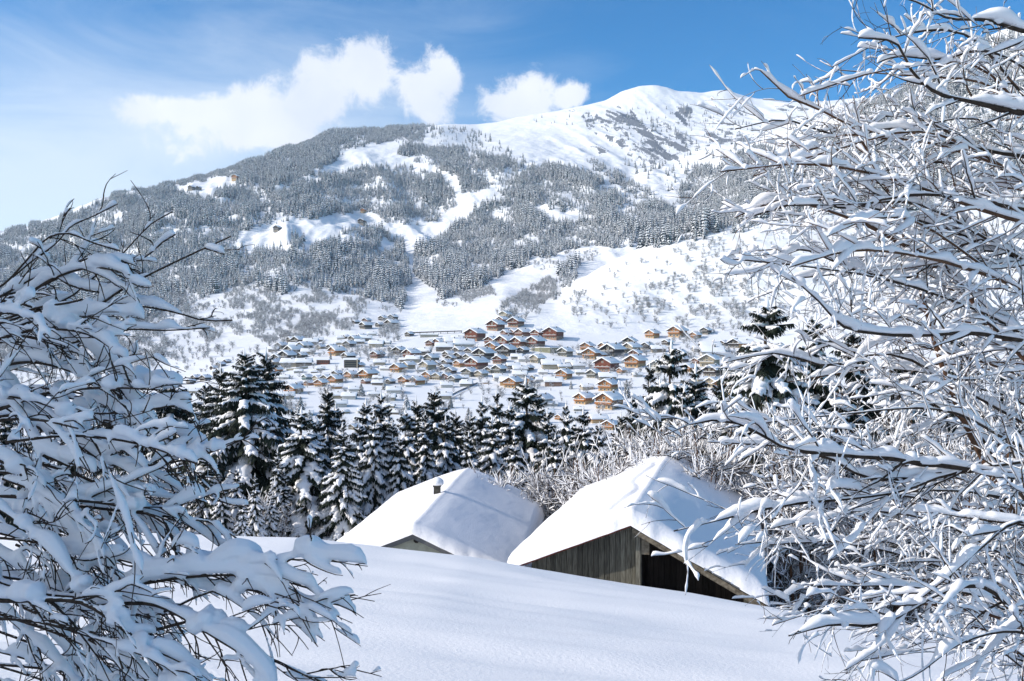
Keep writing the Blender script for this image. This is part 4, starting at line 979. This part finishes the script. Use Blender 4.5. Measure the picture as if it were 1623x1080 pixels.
for a0, a1, ww in ((.05, wr*.52, .17), (wr*.52+.01, wr+.02, .20)):
    nb = NB(); bboard(nb, (a0, -tr*a0-.07), (a1, -tr*a1-.07), ww, -.02, .05); loc(barn, 'rake_board', nb.mesh('rake_board', M_['wood_pale'], False))
for k in range(13):   # roof slates whose ends jut out over the right rake
    s0 = .25+k*(wr-.4)/13; nb = NB(); ln = rr.uniform(.2, .34); bboard(nb, (s0, -tr*s0+.03), (s0+ln, -tr*(s0+ln)+.035+rr.uniform(0, .03)), .05, -.10-rr.uniform(0, .05), .2); loc(barn, 'slate', nb.mesh('slate', M_['fascia'], False))
nb = NB(); bboard(nb, (.14, -.12), (.30, -.12), 5, .2, .42); loc(barn, 'post', nb.mesh('post', M_['wood'], False))
nb = NB(); bboard(nb, (.33, -.30), (.60, -.30), .75, .25, .32); loc(barn, 'board', nb.mesh('board', M_['wood_pale'], False))
loc(barn, 'roof_snow', roof_snow_mesh(A-UP*0.0, g, r, wl+.32, wr+.12, tl, tr, -.16, LB+.3, .62, 4, M_['snow_crumb'], crease=1))
# --- house with the chimney
A, g, r = frame(655, 846, 41, 4.5)
wl, wr, tl, tr, LH = 4.3, 4.4, .40, .46, 18.5
house = tag(ob('farmhouse', None, loc=A-UP*6), 'pale plastered farmhouse with a chimney, sunk in snow left of the barn', 'farmhouse')
nb = NB(); e = 3.6
V = [wpt(-e, .16, -7), wpt(e, .16, -7), wpt(e, .16, -tr*e-.1), wpt(0, .16, -.1), wpt(-e, .16, -tl*e-.1)]; V2 = [v+r*(LH-1.5) for v in V]
nb.add(V+V2, [(0, 1, 2, 4), (2, 3, 4, 4), (5, 9, 7, 6), (9, 8, 7, 7), (1, 6, 7, 2), (5, 0, 4, 9)]); loc(house, 'wall', nb.mesh('wall', M_['plaster'], False))
nb = NB()
for s in (-1, 1):
    t_, w_ = (tl, wl) if s < 0 else (tr, wr)
    V = [wpt(0, 0, -.01), wpt(s*w_, 0, -t_*w_-.01), wpt(s*w_, LH, -t_*w_-.01), wpt(0, LH, -.01), wpt(0, 0, -.10), wpt(s*w_, 0, -t_*w_-.10), wpt(s*w_, LH, -t_*w_-.10), wpt(0, LH, -.10)]
    nb.add(V, [(0, 1, 2, 3), (4, 7, 6, 5), (0, 4, 5, 1), (1, 5, 6, 2), (2, 6, 7, 3)])
rf = loc(house, 'roof', nb.mesh('roof', M_['wood_dark_shaded'], False))
nb = NB(); bboard(nb, (-wl, -tl*wl+.0), (-.0, .0), .22, -.05, -.004); loc(house, 'fascia_board', nb.mesh('fascia_board', M_['fascia'], False))
nb = NB(); bboard(nb, (0.004, .0), (wr, -tr*wr), .22, -.05, -.004); loc(house, 'fascia_board', nb.mesh('fascia_board', M_['fascia'], False))
for s_, z_ in ((.12, -.28), (-1.55, -.95), (1.75, -1.12), (2.5, -1.45)):
    nb = NB(); pa = wpt(s_, .05, z_); pb = wpt(s_, 1.0, z_); nb.tube([pa, pa+r*.01, pb], [.02, .13, .13], k=8); loc(house, 'beam_end', nb.mesh('beam_end', M_['wood_dark_shaded'], False))
loc(house, 'roof_snow', roof_snow_mesh(A, g, r, wl+.25, wr+.25, tl, tr, -.14, LH+.3, .55, 9, M_['snow_crumb'], edge=.45))
# chimney on the left slope
best = None
for d in np.linspace(4, LH, 60):
    for s in np.linspace(-2.5, -.05, 50):
        q = wpt(s, d, -tl*abs(s)+.5); e_ = abs(CX+q.x/q.y*F-693)+abs(CY-q.z/q.y*F-781)
        if best is None or e_ < best[0]: best = (e_, s, d)
_, cs, cd = best; base = wpt(cs, cd, -tl*abs(cs)-.2); u = base.y/F
nb = NB(); hw = 5.2*u
nb.box(base.x-hw, base.x+hw, base.y-hw, base.y+hw, base.z, base.z+.7+10*u); nb.box(base.x-hw*1.25, base.x+hw*1.25, base.y-hw*1.25, base.y+hw*1.25, base.z+.7+10*u+.002, base.z+.7+12*u)
ch = loc(house, 'chimney', nb.mesh('chimney', M_['chim'], False))
zc = base.z+.7+12*u; hs = np.array([0, .5, 3, 7, 10, 12.3, 13])*u; rs = np.array([6.5, 9.2, 10.6, 10.2, 7.5, 3.2, .2])*u
nb = NB(); nb.tube([(base.x, base.y, zc+h) for h in hs], rs, k=16); so_ = ob('snow_cap', nb.mesh('snow_cap', M_['snow'])); so_.parent = ch; so_.matrix_parent_inverse = Matrix.Translation(-house.location).inverted() @ Matrix.Translation(-house.location)

# ---------------------------------------------------------------- snow-laden broadleaf plants
def smooth_path(pts, n):
    pts = np.array(pts, float); m = len(pts)
    if m < 3: t = np.linspace(0, 1, n)[:, None]; return pts[0]*(1-t)+pts[-1]*t
    s = np.concatenate([[0], np.cumsum(np.linalg.norm(np.diff(pts, axis=0), axis=1))]); q = np.linspace(0, s[-1], n)
    T = np.gradient(pts, s, axis=0); i = np.clip(np.searchsorted(s, q, side='right')-1, 0, m-2); h = (s[i+1]-s[i])[:, None]; t = ((q-s[i])/(s[i+1]-s[i]))[:, None]
    return pts[i]*(2*t**3-3*t*t+1)+T[i]*h*(t**3-2*t*t+t)+pts[i+1]*(-2*t**3+3*t*t)+T[i+1]*h*(t**3-t*t)
def snow_on(nb, r, path, rad, amt, k=7, gap=.15):
    """uneven snow lying on top of a twig, thicker where the twig is level, heaped here and there"""
    n = len(path); s = np.concatenate([[0], np.cumsum(np.linalg.norm(np.diff(path, axis=0), axis=1))])
    if s[-1] < .03: return
    amt = min(amt, .11*s[-1]+.002)
    m = max(6, int(s[-1]/(amt*.6)))
    m = min(m, 70)
    q = np.linspace(0, s[-1], m); P_ = np.stack([np.interp(q, s, path[:, i]) for i in range(3)], 1); rr = np.interp(q, s, rad)
    t = np.gradient(P_, axis=0); t /= np.linalg.norm(t, axis=1, keepdims=True)+1e-9; lev = np.sqrt(np.clip(1-t[:, 2]**2, 0, 1))
    ph = r.uniform(0, 1000)
    nz = fbm(q/(amt*4.5)+ph, q*0+ph, 2, 5); n2 = fbm(q/(amt*14)+ph*2, q*0+3, 2, 6)
    h = amt*(.75+1.3*nz+1.5*n2)*(.25+.75*lev**1.6)
    h = np.where(n2 < -.35+gap, h*.2, h)
    h = np.clip(h, rr*.25, None)+rr*.5
    taper = np.minimum(1, np.minimum(q, s[-1]-q)/(amt*1.2)+.08); h = h*taper
    wd = h*.62+rr*.6
    P_ = P_+np.stack([0*q, 0*q, h*.62+rr*.1], 1)
    nb.tube(P_, np.clip(wd*taper**.3, .0005, None), np.clip(h*.66, .0005, None), k=k, flat=.75)
def remesh(o, vox, it):
    m = o.modifiers.new('merge', 'REMESH'); m.mode = 'VOXEL'; m.voxel_size = vox; m.use_smooth_shade = True
    s = o.modifiers.new('soften', 'SMOOTH'); s.factor = .5; s.iterations = it
def blob(nb, r, c, sz):
    """a rounded clump of snow caught in a fork"""
    hs = np.linspace(-1, 1, 6); d = np.array([r.normal(), r.normal()*.6, r.normal()*.35]); d /= np.linalg.norm(d)
    pts = c+d*hs[:, None]*sz*1.25; rd = sz*np.sqrt(np.clip(1-hs**2, .004, 1))*(1+.2*r.normal(size=6)); nb.tube(pts, rd, rd*.8, k=8, flat=.85)
def grow(r, path, r0, r1, wood, snow, amt, n2, l2, n3, l3, dens=1., flatY=.55, t0=.12, up=.25, snow_p=.92, blobs=.25, droop=.3, fwd=(.35, .95)):
    n = len(path); rad = np.interp(np.linspace(0, 1, n), [0, 1], [r0, r1])
    wood.tube(path, rad, k=7 if r0 > .01 else 6); snow_on(snow, r, path, rad, amt*1.35)
    def child(p, tang, ln, nseg, drp):
        perp = np.cross(tang, [r.normal()*flatY, 1, r.normal()*flatY]); perp /= np.linalg.norm(perp)+1e-6
        if r.random() < .5: perp = -perp
        perp[1] += r.normal()*.45
        an = r.uniform(*fwd); d = tang*math.cos(an)+perp*math.sin(an); d[2] += up*.5*r.random(); d /= np.linalg.norm(d)
        t = np.linspace(0, 1, nseg)[:, None]; cv = np.array([r.normal(), r.normal()*.5, r.normal()])*.26
        w1 = np.cumsum(r.normal(size=(nseg, 3)), 0)*ln*.018
        return p+d*ln*t+cv*ln*t*t+np.array([0, 0, -1])*ln*drp*t*t+w1*t
    def tang_at(pa, f):
        i = f*(len(pa)-1); a = int(min(i, len(pa)-2)); p = pa[a]+(pa[a+1]-pa[a])*(i-a); t = pa[a+1]-pa[a]; return p, t/(np.linalg.norm(t)+1e-9)
    for i in range(n2):
        f = t0+(1-t0)*((i+r.uniform(.1, .9))/n2); p, tg = tang_at(path, min(f, .98)); ln = l2*r.uniform(.5, 1.25)*(1-.62*f)
        c2 = child(p, tg, ln, 9, droop*r.uniform(.2, 1)); ra = np.interp(f, [0, 1], [r0, r1])*.55; ra = min(ra, .006+ln*.004); rd2 = np.interp(np.linspace(0, 1, 9), [0, 1], [max(ra, .0019), .0010])
        wood.tube(c2, rd2, k=5); 
        if r.random() < snow_p: snow_on(snow, r, c2, rd2, amt)
        if r.random() < blobs: blob(snow, r, p+np.array([0, 0, amt*.8]), amt*r.uniform(.9, 1.9))
        for j in range(max(1, int(n3*ln/l2))):
            f3 = .15+.85*(j+r.uniform(.1, .9))/max(1, n3*ln/l2); p3, t3 = tang_at(c2, min(f3, .97)); l_ = l3*r.uniform(.4, 1.3)
            c3 = child(p3, t3, l_, 6, droop*.5); rd3 = np.linspace(.0019, .0009, 6); wood.tube(c3, rd3, k=4)
            if r.random() < snow_p*.85: snow_on(snow, r, c3, rd3, amt*.62, k=6)
            if r.random() < .5:
                p4, t4 = tang_at(c3, r.uniform(.3, .8)); c4 = child(p4, t4, l_*.6, 5, droop*.3); rd4 = np.linspace(.0014, .0007, 5); wood.tube(c4, rd4, k=4)
                if r.random() < snow_p*.7: snow_on(snow, r, c4, rd4, amt*.5, k=6)
def px_path(pts, y0, y1, n=16, wob=.0, r=None):
    m = len(pts); Ys = np.linspace(y0, y1, m); return smooth_path([P(a, b, Y) for (a, b), Y in zip(pts, Ys)], n)

# right-hand tree
def build_right():
    r = np.random.default_rng(2024)
    gz = ground(4.0, 5.6)
    root = ob('tree', None, loc=(4.0, 5.6, gz)); tag(root, 'large leafless tree loaded with snow filling the right of the view', 'tree')
    def child(nm, nb, m): o = ob(nm, nb.mesh(nm, m), root); o.matrix_parent_inverse = Matrix.Translation(-root.location); return o
    tr = NB(); stem = smooth_path([(4.0, 5.6, gz-.2), (3.9, 5.5, gz+1.2), (3.7, 5.3, -.6), (3.55, 5.2, .6), (3.6, 5.2, 1.6), (3.8, 5.3, 3.0)], 26); tr.tube(stem, np.linspace(.11, .03, 26), k=12)
    child('trunk', tr, M_['bark_brown'])
    snow = NB()
    hand = [  # pixels root to tip, depths, radii, brown
     ([(1760, 1010), (1600, 800), (1500, 600), (1462, 470), (1425, 350), (1385, 255), (1340, 190), (1262, 163), (1205, 112)], 5.2, 4.6, .026, .003, 1),
     ([(1700, 640), (1560, 500), (1495, 420), (1420, 382), (1385, 362), (1330, 340), (1240, 318), (1165, 345)], 4.9, 4.4, .022, .003, 1),
     ([(1720, 190), (1623, 180), (1535, 160), (1480, 145), (1442, 108), (1424, 72), (1360, 60)], 4.6, 4.3, .017, .003, 0),
     ([(1740, 60), (1623, 50), (1560, 32), (1500, 28), (1455, 4), (1420, -6)], 4.4, 4.2, .013, .003, 0),
     ([(1720, 345), (1623, 332), (1540, 316), (1465, 308), (1400, 316), (1330, 330), (1290, 300)], 4.7, 4.2, .015, .003, 0),
     ([(1740, 560), (1623, 540), (1540, 528), (1450, 532), (1400, 530), (1335, 517), (1300, 480), (1255, 440)], 4.5, 4.1, .015, .003, 0),
     ([(1760, 760), (1623, 752), (1510, 740), (1440, 730), (1340, 722), (1285, 718), (1230, 704), (1180, 674), (1110, 668), (1052, 690)], 4.4, 3.9, .018, .003, 0),
     ([(1760, 740), (1650, 745), (1560, 745), (1500, 752), (1430, 778), (1350, 790), (1240, 802), (1150, 822), (1068, 842)], 4.5, 4.0, .014, .003, 0),
     ([(1700, 720), (1500, 748), (1380, 760), (1290, 724), (1268, 768), (1220, 815), (1170, 862)], 4.4, 3.9, .010, .003, 0),
     ([(1760, 1020), (1623, 985), (1560, 930), (1490, 940), (1430, 975), (1380, 992), (1320, 990), (1250, 1008)], 4.0, 3.6, .014, .003, 0),
     ([(1740, 860), (1600, 830), (1560, 862), (1500, 915), (1440, 965), (1400, 1020), (1340, 1062)], 4.0, 3.7, .013, .003, 0),
     ([(1760, 430), (1623, 420), (1560, 380), (1500, 400), (1440, 440), (1360, 430), (1270, 395), (1180, 400)], 4.9, 4.5, .013, .003, 0),
     ([(1740, 260), (1600, 245), (1500, 225), (1420, 205), (1330, 215), (1240, 190), (1165, 205)], 5.0, 4.6, .013, .003, 0),
     ([(1780, 1090), (1600, 1000), (1520, 1020), (1450, 1070), (1380, 1100)], 3.9, 3.6, .012, .003, 0),
     ([(1700, 900), (1560, 700), (1480, 590), (1400, 560), (1310, 580), (1230, 560), (1150, 575)], 5.3, 4.9, .014, .003, 0),
     ([(1760, 300), (1640, 120), (1560, 80), (1490, 95), (1420, 90), (1390, 100)], 4.9, 4.6, .010, .003, 0),
    ]
    paths = [(px_path(p, a, b, 20), ra, rb, br) for p, a, b, ra, rb, br in hand]
    # further boughs fanning out from the stem behind and between the hand-placed ones
    for i in range(42):
        sy = 150+ (i/41)*940; y0 = r.uniform(4.6, 6.4)
        ex = 1170+ (70 if sy < 150 else 0) - (60 if 640 < sy < 900 else 0) + r.uniform(-30, 260); 
        if sy < 240: ex = max(ex, 1200+ (240-sy)*1.3)
        if sy > 900: ex = max(ex, 1215+(sy-900)*.25)
        ey = sy+r.uniform(-70, 60)+(30 if sy > 600 else -10)
        mx = (1720+ex)/2+r.uniform(-80, 80); my = (sy+ey)/2+r.uniform(-60, 30)+ (-25 if sy < 700 else 0)
        p = [(1780, sy+120+r.uniform(-40, 60)), ((1720+mx)/2, (sy+my)/2+40), (mx, my), ((mx+ex)/2, (my+ey)/2-r.uniform(0, 25)), (ex, ey)]
        paths.append((px_path(p, y0, y0-r.uniform(.2, 1.0), 18), r.uniform(.009, .014), .0028, 1 if r.random() < .2 else 0))
    for i, (pa, ra, rb, br) in enumerate(paths):
        wood = NB(); L = np.linalg.norm(np.diff(pa, axis=0), axis=1).sum()
        hand_ = i < len(hand)
        grow(r, pa, ra, rb, wood, snow, .0160 if hand_ else .0125, int(L*8.5), .48, 7, .16, droop=.12, snow_p=.95, blobs=.30, fwd=(.35, 1.0), t0=.10)
        child('branch', wood, M_['bark_brown'] if br else M_['bark'])
    sno = child('snow_load', snow, M_['snow_fine'])
    print('right snow quads', len(sno.data.polygons))
build_right()

# left-hand bush
def build_left():
    r = np.random.default_rng(99); gx, gy = -2.7, 3.0; gz = ground(gx, gy)
    root = ob('bush', None, loc=(gx, gy, gz)); tag(root, 'shaded leafless bush bowed under heavy snow on the left', 'bush')
    def child(nm, nb, m): o = ob(nm, nb.mesh(nm, m), root); o.matrix_parent_inverse = Matrix.Translation(-root.location); return o
    for k in range(3):
        tr = NB(); s0 = (gx+.12*k, gy+.1*k, gz-.2); st = smooth_path([s0, (gx+.05-.1*k, gy, gz+.7), (gx+.2+.1*k, gy-.05, -.7+.3*k), (gx+.45, gy, -.1+.3*k)], 14); tr.tube(st, np.linspace(.045, .018, 14), k=9); child('stem', tr, M_['bark'])
    snow = NB()
    hand = [
     ([(-120, 600), (20, 580), (105, 503), (160, 482), (200, 455), (240, 434), (300, 405), (366, 375)], 2.9, 2.7, .009, .002, .016),
     ([(-80, 560), (60, 520), (160, 482), (225, 486), (280, 496), (322, 508), (368, 508)], 2.9, 2.7, .006, .002, .020),
     ([(-100, 540), (40, 500), (110, 472), (168, 426), (195, 418), (230, 410), (250, 390), (278, 372)], 3.0, 2.8, .006, .002, .014),
     ([(0, 470), (80, 448), (140, 410), (178, 416), (210, 385), (240, 355), (273, 336)], 2.9, 2.8, .005, .0018, .006),
     ([(-60, 470), (0, 455), (43, 412), (78, 376), (105, 370), (150, 386), (190, 398)], 2.8, 2.7, .006, .002, .020),
     ([(20, 440), (50, 415), (90, 385), (112, 360), (150, 342), (186, 324)], 2.8, 2.7, .004, .0015, .010),
     ([(30, 450), (60, 410), (88, 385), (98, 355), (110, 330)], 2.85, 2.8, .003, .0012, .008),
     ([(-80, 500), (0, 470), (60, 440), (82, 437), (110, 452), (145, 462), (190, 464)], 2.9, 2.8, .006, .002, .018),
     ([(40, 560), (110, 545), (165, 532), (200, 523), (260, 524), (332, 520)], 2.8, 2.7, .005, .0018, .018),
     ([(-100, 520), (10, 505), (60, 488), (110, 480), (130, 475)], 2.8, 2.7, .006, .003, .022),
     ([(-60, 470), (60, 490), (150, 560), (185, 590), (240, 610), (288, 612)], 2.8, 2.6, .008, .002, .03),
     ([(-100, 600), (0, 625), (45, 680), (60, 712), (110, 740)], 2.6, 2.5, .008, .003, .026),
     ([(0, 640), (65, 680), (110, 696), (180, 738), (245, 737), (320, 722), (400, 690)], 2.6, 2.5, .007, .002, .026),
     ([(70, 640), (92, 646), (150, 655), (220, 652), (280, 642)], 2.6, 2.5, .006, .002, .026),
     ([(-100, 700), (20, 740), (80, 790), (120, 850), (160, 905)], 2.5, 2.4, .010, .004, .028),
     ([(-100, 780), (60, 790), (180, 800), (235, 815), (262, 830), (280, 880)], 2.5, 2.4, .009, .0035, .028),
     ([(-100, 880), (40, 935), (150, 945), (215, 925), (290, 902), (370, 908), (440, 902), (470, 880), (495, 868), (530, 880)], 2.4, 2.3, .010, .0022, .034),
     ([(-100, 940), (20, 952), (70, 950), (130, 955), (180, 985), (240, 1040), (290, 1100)], 2.3, 2.2, .012, .005, .036),
     ([(200, 930), (300, 915), (380, 912), (435, 916), (480, 930), (505, 935)], 2.35, 2.3, .006, .002, .026),
     ([(150, 960), (250, 960), (300, 985), (340, 1010), (400, 1050), (440, 1100)], 2.3, 2.2, .009, .003, .030),
     ([(260, 970), (350, 935), (410, 938), (470, 960), (515, 968)], 2.35, 2.3, .005, .0018, .022),
     ([(100, 800), (290, 822), (340, 830), (370, 850), (400, 875), (412, 895)], 2.5, 2.4, .006, .002, .024),
     ([(100, 560), (160, 600), (200, 640), (260, 690), (300, 720), (310, 760)], 2.7, 2.6, .007, .002, .028),
     ([(240, 1000), (330, 985), (380, 1010), (440, 1050), (520, 1085)], 2.3, 2.2, .006, .002, .026),
    ]
    paths = [(px_path(p, a, b, 18), ra*.62, rb, am*.66, 1) for p, a, b, ra, rb, am in hand]
    for i in range(50):
        f = i/49; sy = 500+f*570; ang = np.interp(f, [0, .2, .5, 1], [-.35, .1, .45, .55])+r.normal()*.22
        ln = np.interp(f, [0, .3, .6, 1], [230, 290, 390, 470])*r.uniform(.55, 1.05); y0 = r.uniform(2.3, 3.4)
        x0 = r.uniform(-140, 30); p = [(x0, sy-20), (x0+ln*.35*math.cos(ang), sy-20+ln*.35*math.sin(ang)-18), (x0+ln*.7*math.cos(ang), sy-20+ln*.7*math.sin(ang)-12), (x0+ln*math.cos(ang), sy-20+ln*math.sin(ang)+r.uniform(0, 30))]
        paths.append((px_path(p, y0, y0-.15, 16), r.uniform(.003, .006), .0018, r.uniform(.009, .017), 0))
    for i, (pa, ra, rb, am, hd) in enumerate(paths):
        wood = NB(); L = np.linalg.norm(np.diff(pa, axis=0), axis=1).sum()
        sparse = i < 10
        grow(r, pa, ra, rb, wood, snow, am, int(L*(4 if sparse else 15)), .16 if sparse else .24, 3 if sparse else 6, .09, droop=.15 if sparse else .35, up=.1, snow_p=.6 if sparse else .8, blobs=.12 if sparse else .3, fwd=(.25, .75), flatY=.4, t0=.3)
        child('branch', wood, M_['bark'])
    sno = child('snow_load', snow, M_['snow_fine']); remesh(sno, .0040, 2); print('left snow quads', len(sno.data.polygons))
build_left()

# frosted thicket between the farm and the spruces
def thicket_tree(seed, H=1., n=22, tw=9, sn=.8):
    r = np.random.default_rng(seed); wood = NB(); snow = NB(); st = NB()
    for k in range(3):
        a = r.uniform(0, 6.28); e = np.array([math.cos(a)*.12, math.sin(a)*.12, .95]); t = np.linspace(0, 1, 8)[:, None]; c = np.array([r.normal()*.02, r.normal()*.02, 0])+e*t+np.array([math.sin(a), math.cos(a), 0])*.05*np.sin(t*4); st.tube(c, np.linspace(.011, .002, 8), k=5)
        for i in range(n):
            f = r.uniform(.12, .98); p = c[int(f*7)]; aa = r.uniform(0, 6.28); ln = r.uniform(.16, .42)*(1-.55*f); d = np.array([math.cos(aa), math.sin(aa), r.uniform(.3, 1.4)]); d /= np.linalg.norm(d); tt = np.linspace(0, 1, 6)[:, None]
            cw = r.normal(size=3)*.35; b = p+d*ln*tt+(np.array([0, 0, -.3])+cw)*ln*tt*tt+np.cumsum(r.normal(size=(6, 3)), 0)*ln*.035*tt; rd = np.linspace(.0035, .0012, 6); wood.tube(b, rd, k=3)
            hh = .0044*sn*r.uniform(.6, 1.6, 6); snow.tube(b+np.array([0, 0, .004]), hh, hh*.7, k=4)
            for j in range(tw):
                q = b[r.integers(1, 6)]; d2 = d+r.normal(size=3)*.6; d2 /= np.linalg.norm(d2); l2 = r.uniform(.03, .11); e2 = q+d2*l2*np.array([[0], [.5], [1.]]); wood.tube(e2, [.0016, .0013, .0006], k=3)
                if r.random() < sn: hh = .0030*r.uniform(.7, 1.7); snow.tube(e2+np.array([0, 0, .003]), [hh*.6, hh, hh*.2], k=4)
                if r.random() < .06: bb = .010*r.uniform(.6, 1.5); snow.tube([q-[0, 0, bb*.4], q+[0, 0, bb*.1], q+[0, 0, bb]], [bb*.3, bb, bb*.3], k=6)
    return st.mesh('trunk', M_['bark_brown']), wood.mesh('twigs', M_['bark']), snow.mesh('twig_snow', M_['snow_fine'])
TH = [thicket_tree(s, n=30, tw=13, sn=.62) for s in (1, 2, 3, 4)]
r = random.Random(5); cands = []
for i in range(52):
    px = 750+i/51*370; px += r.uniform(-6, 6); Y = r.choice([50, 56, 62, 70]) if px > 900 else r.choice([58, 62, 68, 76, 84]); top = r.uniform(705, 775) if px < 1000 else r.uniform(650, 735); cands.append((px, top, Y))
for i in range(26): cands.append((r.uniform(1120, 1620), r.uniform(600, 780), r.uniform(44, 60)))
for i in range(3): cands.append((r.uniform(280, 470), r.uniform(770, 810), r.uniform(50, 60)))
for i in range(8): cands.append((r.uniform(20, 260), r.uniform(720, 800), r.uniform(50, 60)))
for i in range(12): cands.append((r.uniform(990, 1130), r.uniform(650, 700), r.uniform(80, 95)))
for k, (px, py, Y) in enumerate(cands):
    X = (px-CX)/F*Y; zb = ground(X, Y)-.2; zt = (CY-py)/F*Y; H = zt-zb
    if H < 2: continue
    root = ob('bare_bush', None, loc=(X, Y, zb), rz=r.uniform(0, 6.28)); wv = r.uniform(.75, 1.1)*min(1, 9/H); root.scale = (H*wv, H*wv, H)
    for nm, me in zip(('trunk', 'twigs', 'twig_snow'), TH[k % 4]): ob(nm, me, root)
    pw = 'between the two snowy roofs and the valley' if 730 < px < 990 else ('behind the barn roof below the right-hand spruces' if px < 1130 else ('behind the snow-laden tree on the right' if px > 1130 else 'at the foot of the dark spruces on the left'))
    tag(root, 'tall frosted leafless bush in the thicket '+pw, 'bush', 'frosted bushes of the thicket '+pw)

# ---------------------------------------------------------------- mountain air
def build_haze():
    zmin = min(float(GZ.min()), -60)-3; zmax = max(float(GZ.max()), 1300)+60; zmin = max(zmin, -2000)
    xm = float(np.abs(GX).max())+60; nb = NB(); nb.box(-xm, xm, -120, 6500, zmin, zmax); me = nb.mesh('haze', [], False)
    m = bpy.data.materials.new('haze'); m.use_nodes = True; t = m.node_tree; t.nodes.clear(); o_ = t.nodes.new('ShaderNodeOutputMaterial'); v = t.nodes.new('ShaderNodeVolumePrincipled')
    v.inputs['Density'].default_value = HAZE; v.inputs['Color'].default_value = (.66, .82, 1.0, 1); v.inputs['Anisotropy'].default_value = .2
    t.links.new(v.outputs[0], o_.inputs['Volume']); me.materials.append(m); o = ob('haze', me); o['kind'] = 'stuff'
build_haze()
